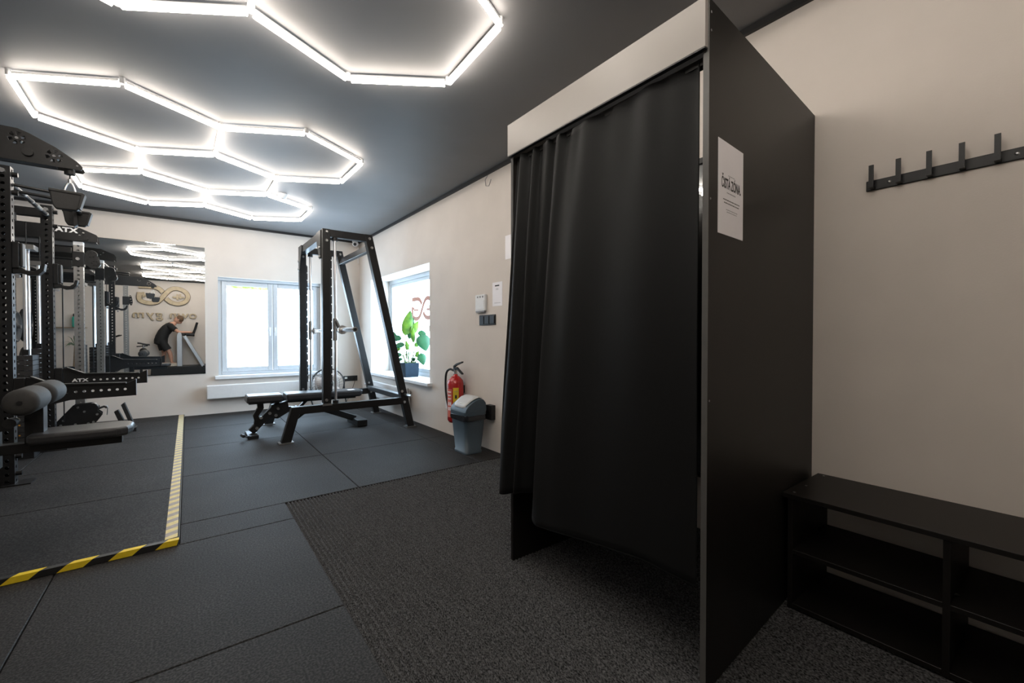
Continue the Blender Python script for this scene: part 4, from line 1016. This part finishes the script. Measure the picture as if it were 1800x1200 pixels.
MB().tube([hp((.089, -.026, -.052)), hp((.094, 0, -.055)), hp((.089, .026, -.052))], .006, 6).build('mouth', M_labelr, hd)
hr = MB(); hr.ball((0, 0, 0), (.107, .085, .118), 20, 14)
hr.v = [tuple(hm @ V((v[0]-.014, v[1], max(v[2], -.03-(.5*v[0] if v[0] < 0 else 0))+.016))) for v in hr.v if True]
hr.build('hair', M_hair, pe)
# clothes follow the body
def torso(rows, name, extra):
    rings = []
    P_ = [V((x, yc, z)) for x, z, _, _ in rows]
    for i, (x, z, hd_, hw) in enumerate(rows):
        d_ = (P_[min(i+1, len(P_)-1)]-P_[max(i-1, 0)]).normalized(); fwd = V((d_.z, 0, -d_.x))
        rings.append([P_[i]+fwd*hd_*cos(2*pi*k/24)+V((0, 1, 0))*hw*sin(2*pi*k/24) for k in range(24)])
    mb = loft(rings)
    for pts, rs in extra: mb.tube(smooth_pts(pts, 4), [rs[0]+(rs[1]-rs[0])*i/(4*(len(pts)-1)) for i in range(4*(len(pts)-1)+1)], 14)
    return mb.build(name, M_shirt, pe)
torso([(-.595, .885, .15, .178), (-.593, .96, .152, .178), (-.575, 1.07, .143, .17), (-.53, 1.19, .135, .17), (-.455, 1.295, .135, .185), (-.395, 1.37, .115, .18), (-.345, 1.42, .085, .12), (-.322, 1.44, .07, .075)], 'shirt',
      [([V((-.385, yc+s_*.13, 1.375)), V((-.345, yc+s_*.20, 1.33)), V((-.275, yc+s_*.235, 1.265))], (.085, .068)) for s_ in (-1, 1)])
torso([(-.61, 1.03, .125, .165), (-.612, .97, .135, .172), (-.60, .90, .12, .165), (-.59, .86, .07, .10)], 'shorts',
      [([V(N_['hip'+k][0])+V((0, 0, .03)), V(N_['hip'+k][0]).lerp(V(N_['knee'+k][0]), .35), V(N_['hip'+k][0]).lerp(V(N_['knee'+k][0]), .74)], (.10, .095)) for k in 'LR'])
for k in 'LR':
    t_ = V(N_['toe'+k][0]); a_ = V(N_['ankle'+k][0])
    sh = loft([[(x, y, z) for x, y in rrect((t_.x+a_.x)/2+.01, t_.y, hx, hy, .035)] for hx, hy, z in ((.135, .045, DK+.001), (.14, .048, DK+.02), (.13, .045, DK+.05), (.09, .04, DK+.085))])
    sh.build('shoe', M_shoe, pe)

tm = thing('treadmill', 'black treadmill with silver posts beneath the wall sign, seen in mirror', 'treadmill', (-.35, -.58, 0))
MB().prism([(-.80, .04), (-.79, DK-.04), (-.77, DK-.02), (.30, DK-.02), (.62, .16), (.66, .04)], 1, -.93, -.24).build('deck', M_plastic, tm, bevel=.01)
MB().box((-.76, -.80, DK-.02), (.25, -.36, DK-.002)).build('belt', M_rubberpad, tm)
for y in (-.86, -.30):
    MB().box((-.76, y-.055, DK-.02), (.28, y+.055, DK)).build('side_rail', M_black2, tm, bevel=.004)
    MB().prism([(-.245, DK), (-.125, DK), (-.125, 1.10), (-.15, 1.19), (-.215, 1.19), (-.245, 1.12)], 1, y-.045, y+.045).build('post', M_silver, tm, bevel=.01)
    MB().bar((-.075, y, 1.10), (.36, y, .21), .09, .085).build('brace', M_silver, tm, bevel=.01)
    MB().prism([(.30, .10), (.52, .10), (.50, .30), (.33, .26)], 1, y-.05, y+.05).build('brace_foot', M_plastic, tm, bevel=.01)
    MB().tube([(-.05, y, 1.14), (.08, y, 1.135), (.15, y, 1.13)], .045, 12).build('handle', M_plastic, tm)
    MB().tube([(.12, y, 1.15), (.17, y, 1.30), (.215, y, 1.48)], .028, 12).build('upright_grip', M_plastic, tm)
MB().box((-.17, -.86, 1.10), (-.05, -.30, 1.18)).build('console', M_plastic, tm, bevel=.02)
MB().cyl((.10, -.86, 1.13), (.10, -.30, 1.13), .022, n=12).build('hand_bar', M_plastic, tm)
for x in (-.72, .55):
    for y in (-.85, -.32): MB().cyl((x, y, 0), (x, y, .045), .03, n=12).build('foot', M_plastic, tm)

bk = thing('exercise_bike', 'black exercise bike with dark saddle beside the treadmill, seen in mirror', 'exercise bike', (-1.25, -.45, 0))
sd2 = []
for (x, hw, z) in ((-1.07, .075, .91), (-1.02, .085, .905), (-.96, .07, .885), (-.90, .035, .87), (-.83, .02, .862), (-.82, .008, .858)):
    sd2.append([(x, -.42+hw*cos(2*pi*i/14), z+.022*sin(2*pi*i/14)) for i in range(14)])
loft(sd2).build('saddle', M_vinyl, bk)
MB().bar((-1.09, -.42, .815), (-.86, -.42, .835), .04, .03).build('seat_slider', M_black, bk)
MB().cyl((-.95, -.42, .45), (-.95, -.42, .87), .024, n=12).build('seat_post', M_steel, bk)
MB().ball((-.95, -.42, .70), (.085, .06, .075), 18, 12).build('resistance_housing', M_plastic, bk)
MB().bar((-.93, -.42, .48), (-1.6, -.42, .42), .07, .09).build('frame', M_black, bk, bevel=.008)
MB().cyl((-1.6, -.46, .38), (-1.6, -.38, .38), .25, n=36).build('flywheel', M_iron, bk)
MB().cyl((-1.6, -.42, .42), (-1.52, -.42, 1.05), .03, n=12).build('handle_post', M_black, bk)
MB().tube([(-1.40, -.22, 1.12), (-1.50, -.24, 1.08), (-1.52, -.42, 1.06), (-1.50, -.60, 1.08), (-1.40, -.62, 1.12)], .016, 10).build('handlebar', M_plastic, bk)
for x in (-1.0, -1.6):
    MB().box((x-.04, -.68, 0), (x+.04, -.16, .06)).build('base_foot', M_black, bk, bevel=.01); MB().bar((x, -.42, .05), (x, -.42, .45), .05, .06).build('strut', M_black, bk)
MB().cyl((-1.28, -.55, .36), (-1.28, -.29, .36), .03, n=10).build('crank', M_steel, bk)
for s_ in (-1, 1): MB().box((-1.33, -.42+s_*.13-.03, .28), (-1.23, -.42+s_*.13+.03, .30)).build('pedal', M_plastic, bk)

# wall shelf with bottle and palm, reflected between the rack uprights
shf = thing('wall_shelf', 'small wooden shelf on wall behind the rack, seen in mirror', 'shelf', (-2.55, YB+.12, 1.30))
MB().box((-2.9, YB, 1.30), (-2.1, YB+.22, 1.325)).build('board', M_wood, shf)
for x in (-2.8, -2.2): MB().prism([(YB, 1.30), (YB+.18, 1.30), (YB, 1.15)], 0, x-.01, x+.01).build('bracket', M_black, shf)
bt = thing('water_bottle', 'teal water bottle on small shelf, seen in mirror', 'bottle', (-2.32, YB+.12, 1.325))
MB().lathe([(0, 1.325), (.045, 1.325), (.05, 1.34), (.05, 1.56), (.04, 1.59), (.025, 1.605)], (-2.32, YB+.12, 0), 20).build('body', M_teal, bt)
MB().cyl((-2.32, YB+.12, 1.60), (-2.32, YB+.12, 1.67), .03, n=14).build('cap', M_ink, bt)
pm = thing('potted_palm', 'spiky potted palm on floor below shelf, seen in mirror', 'plant', (-2.3, YB+.35, 0))
MB().lathe([(0, 0), (.14, 0), (.18, .32), (.165, .32), (.16, .29), (0, .29)], (-2.3, YB+.35, 0), 20).build('pot', M_pot, pm)
MB().cyl((-2.3, YB+.35, .28), (-2.28, YB+.35, .85), .03, .022, n=10).build('trunk', M_wood, pm)
for k in range(16):
    t = 2*pi*k/16+random.uniform(-.2, .2); L = random.uniform(.3, .42); el = random.uniform(.1, 1.1)
    b0 = V((-2.28, YB+.35, .85)); dv = V((cos(t)*cos(el), max(sin(t), -.7)*cos(el), sin(el)))*L
    sdv = dv.cross(V((0, 0, 1))).normalized()*.016
    p1_ = b0+dv*.5+V((0, 0, .03)); p2_ = b0+dv-V((0, 0, .08))
    o = MB().add([b0-sdv*.5, b0+sdv*.5, p1_+sdv, p1_-sdv, p2_], [(0, 1, 2, 3), (3, 2, 4)]).build('frond', M_leafd, pm); o.modifiers.new('t', 'SOLIDIFY').thickness = .001

for o in bpy.data.objects:
    if '_org' in o: del o['_org']
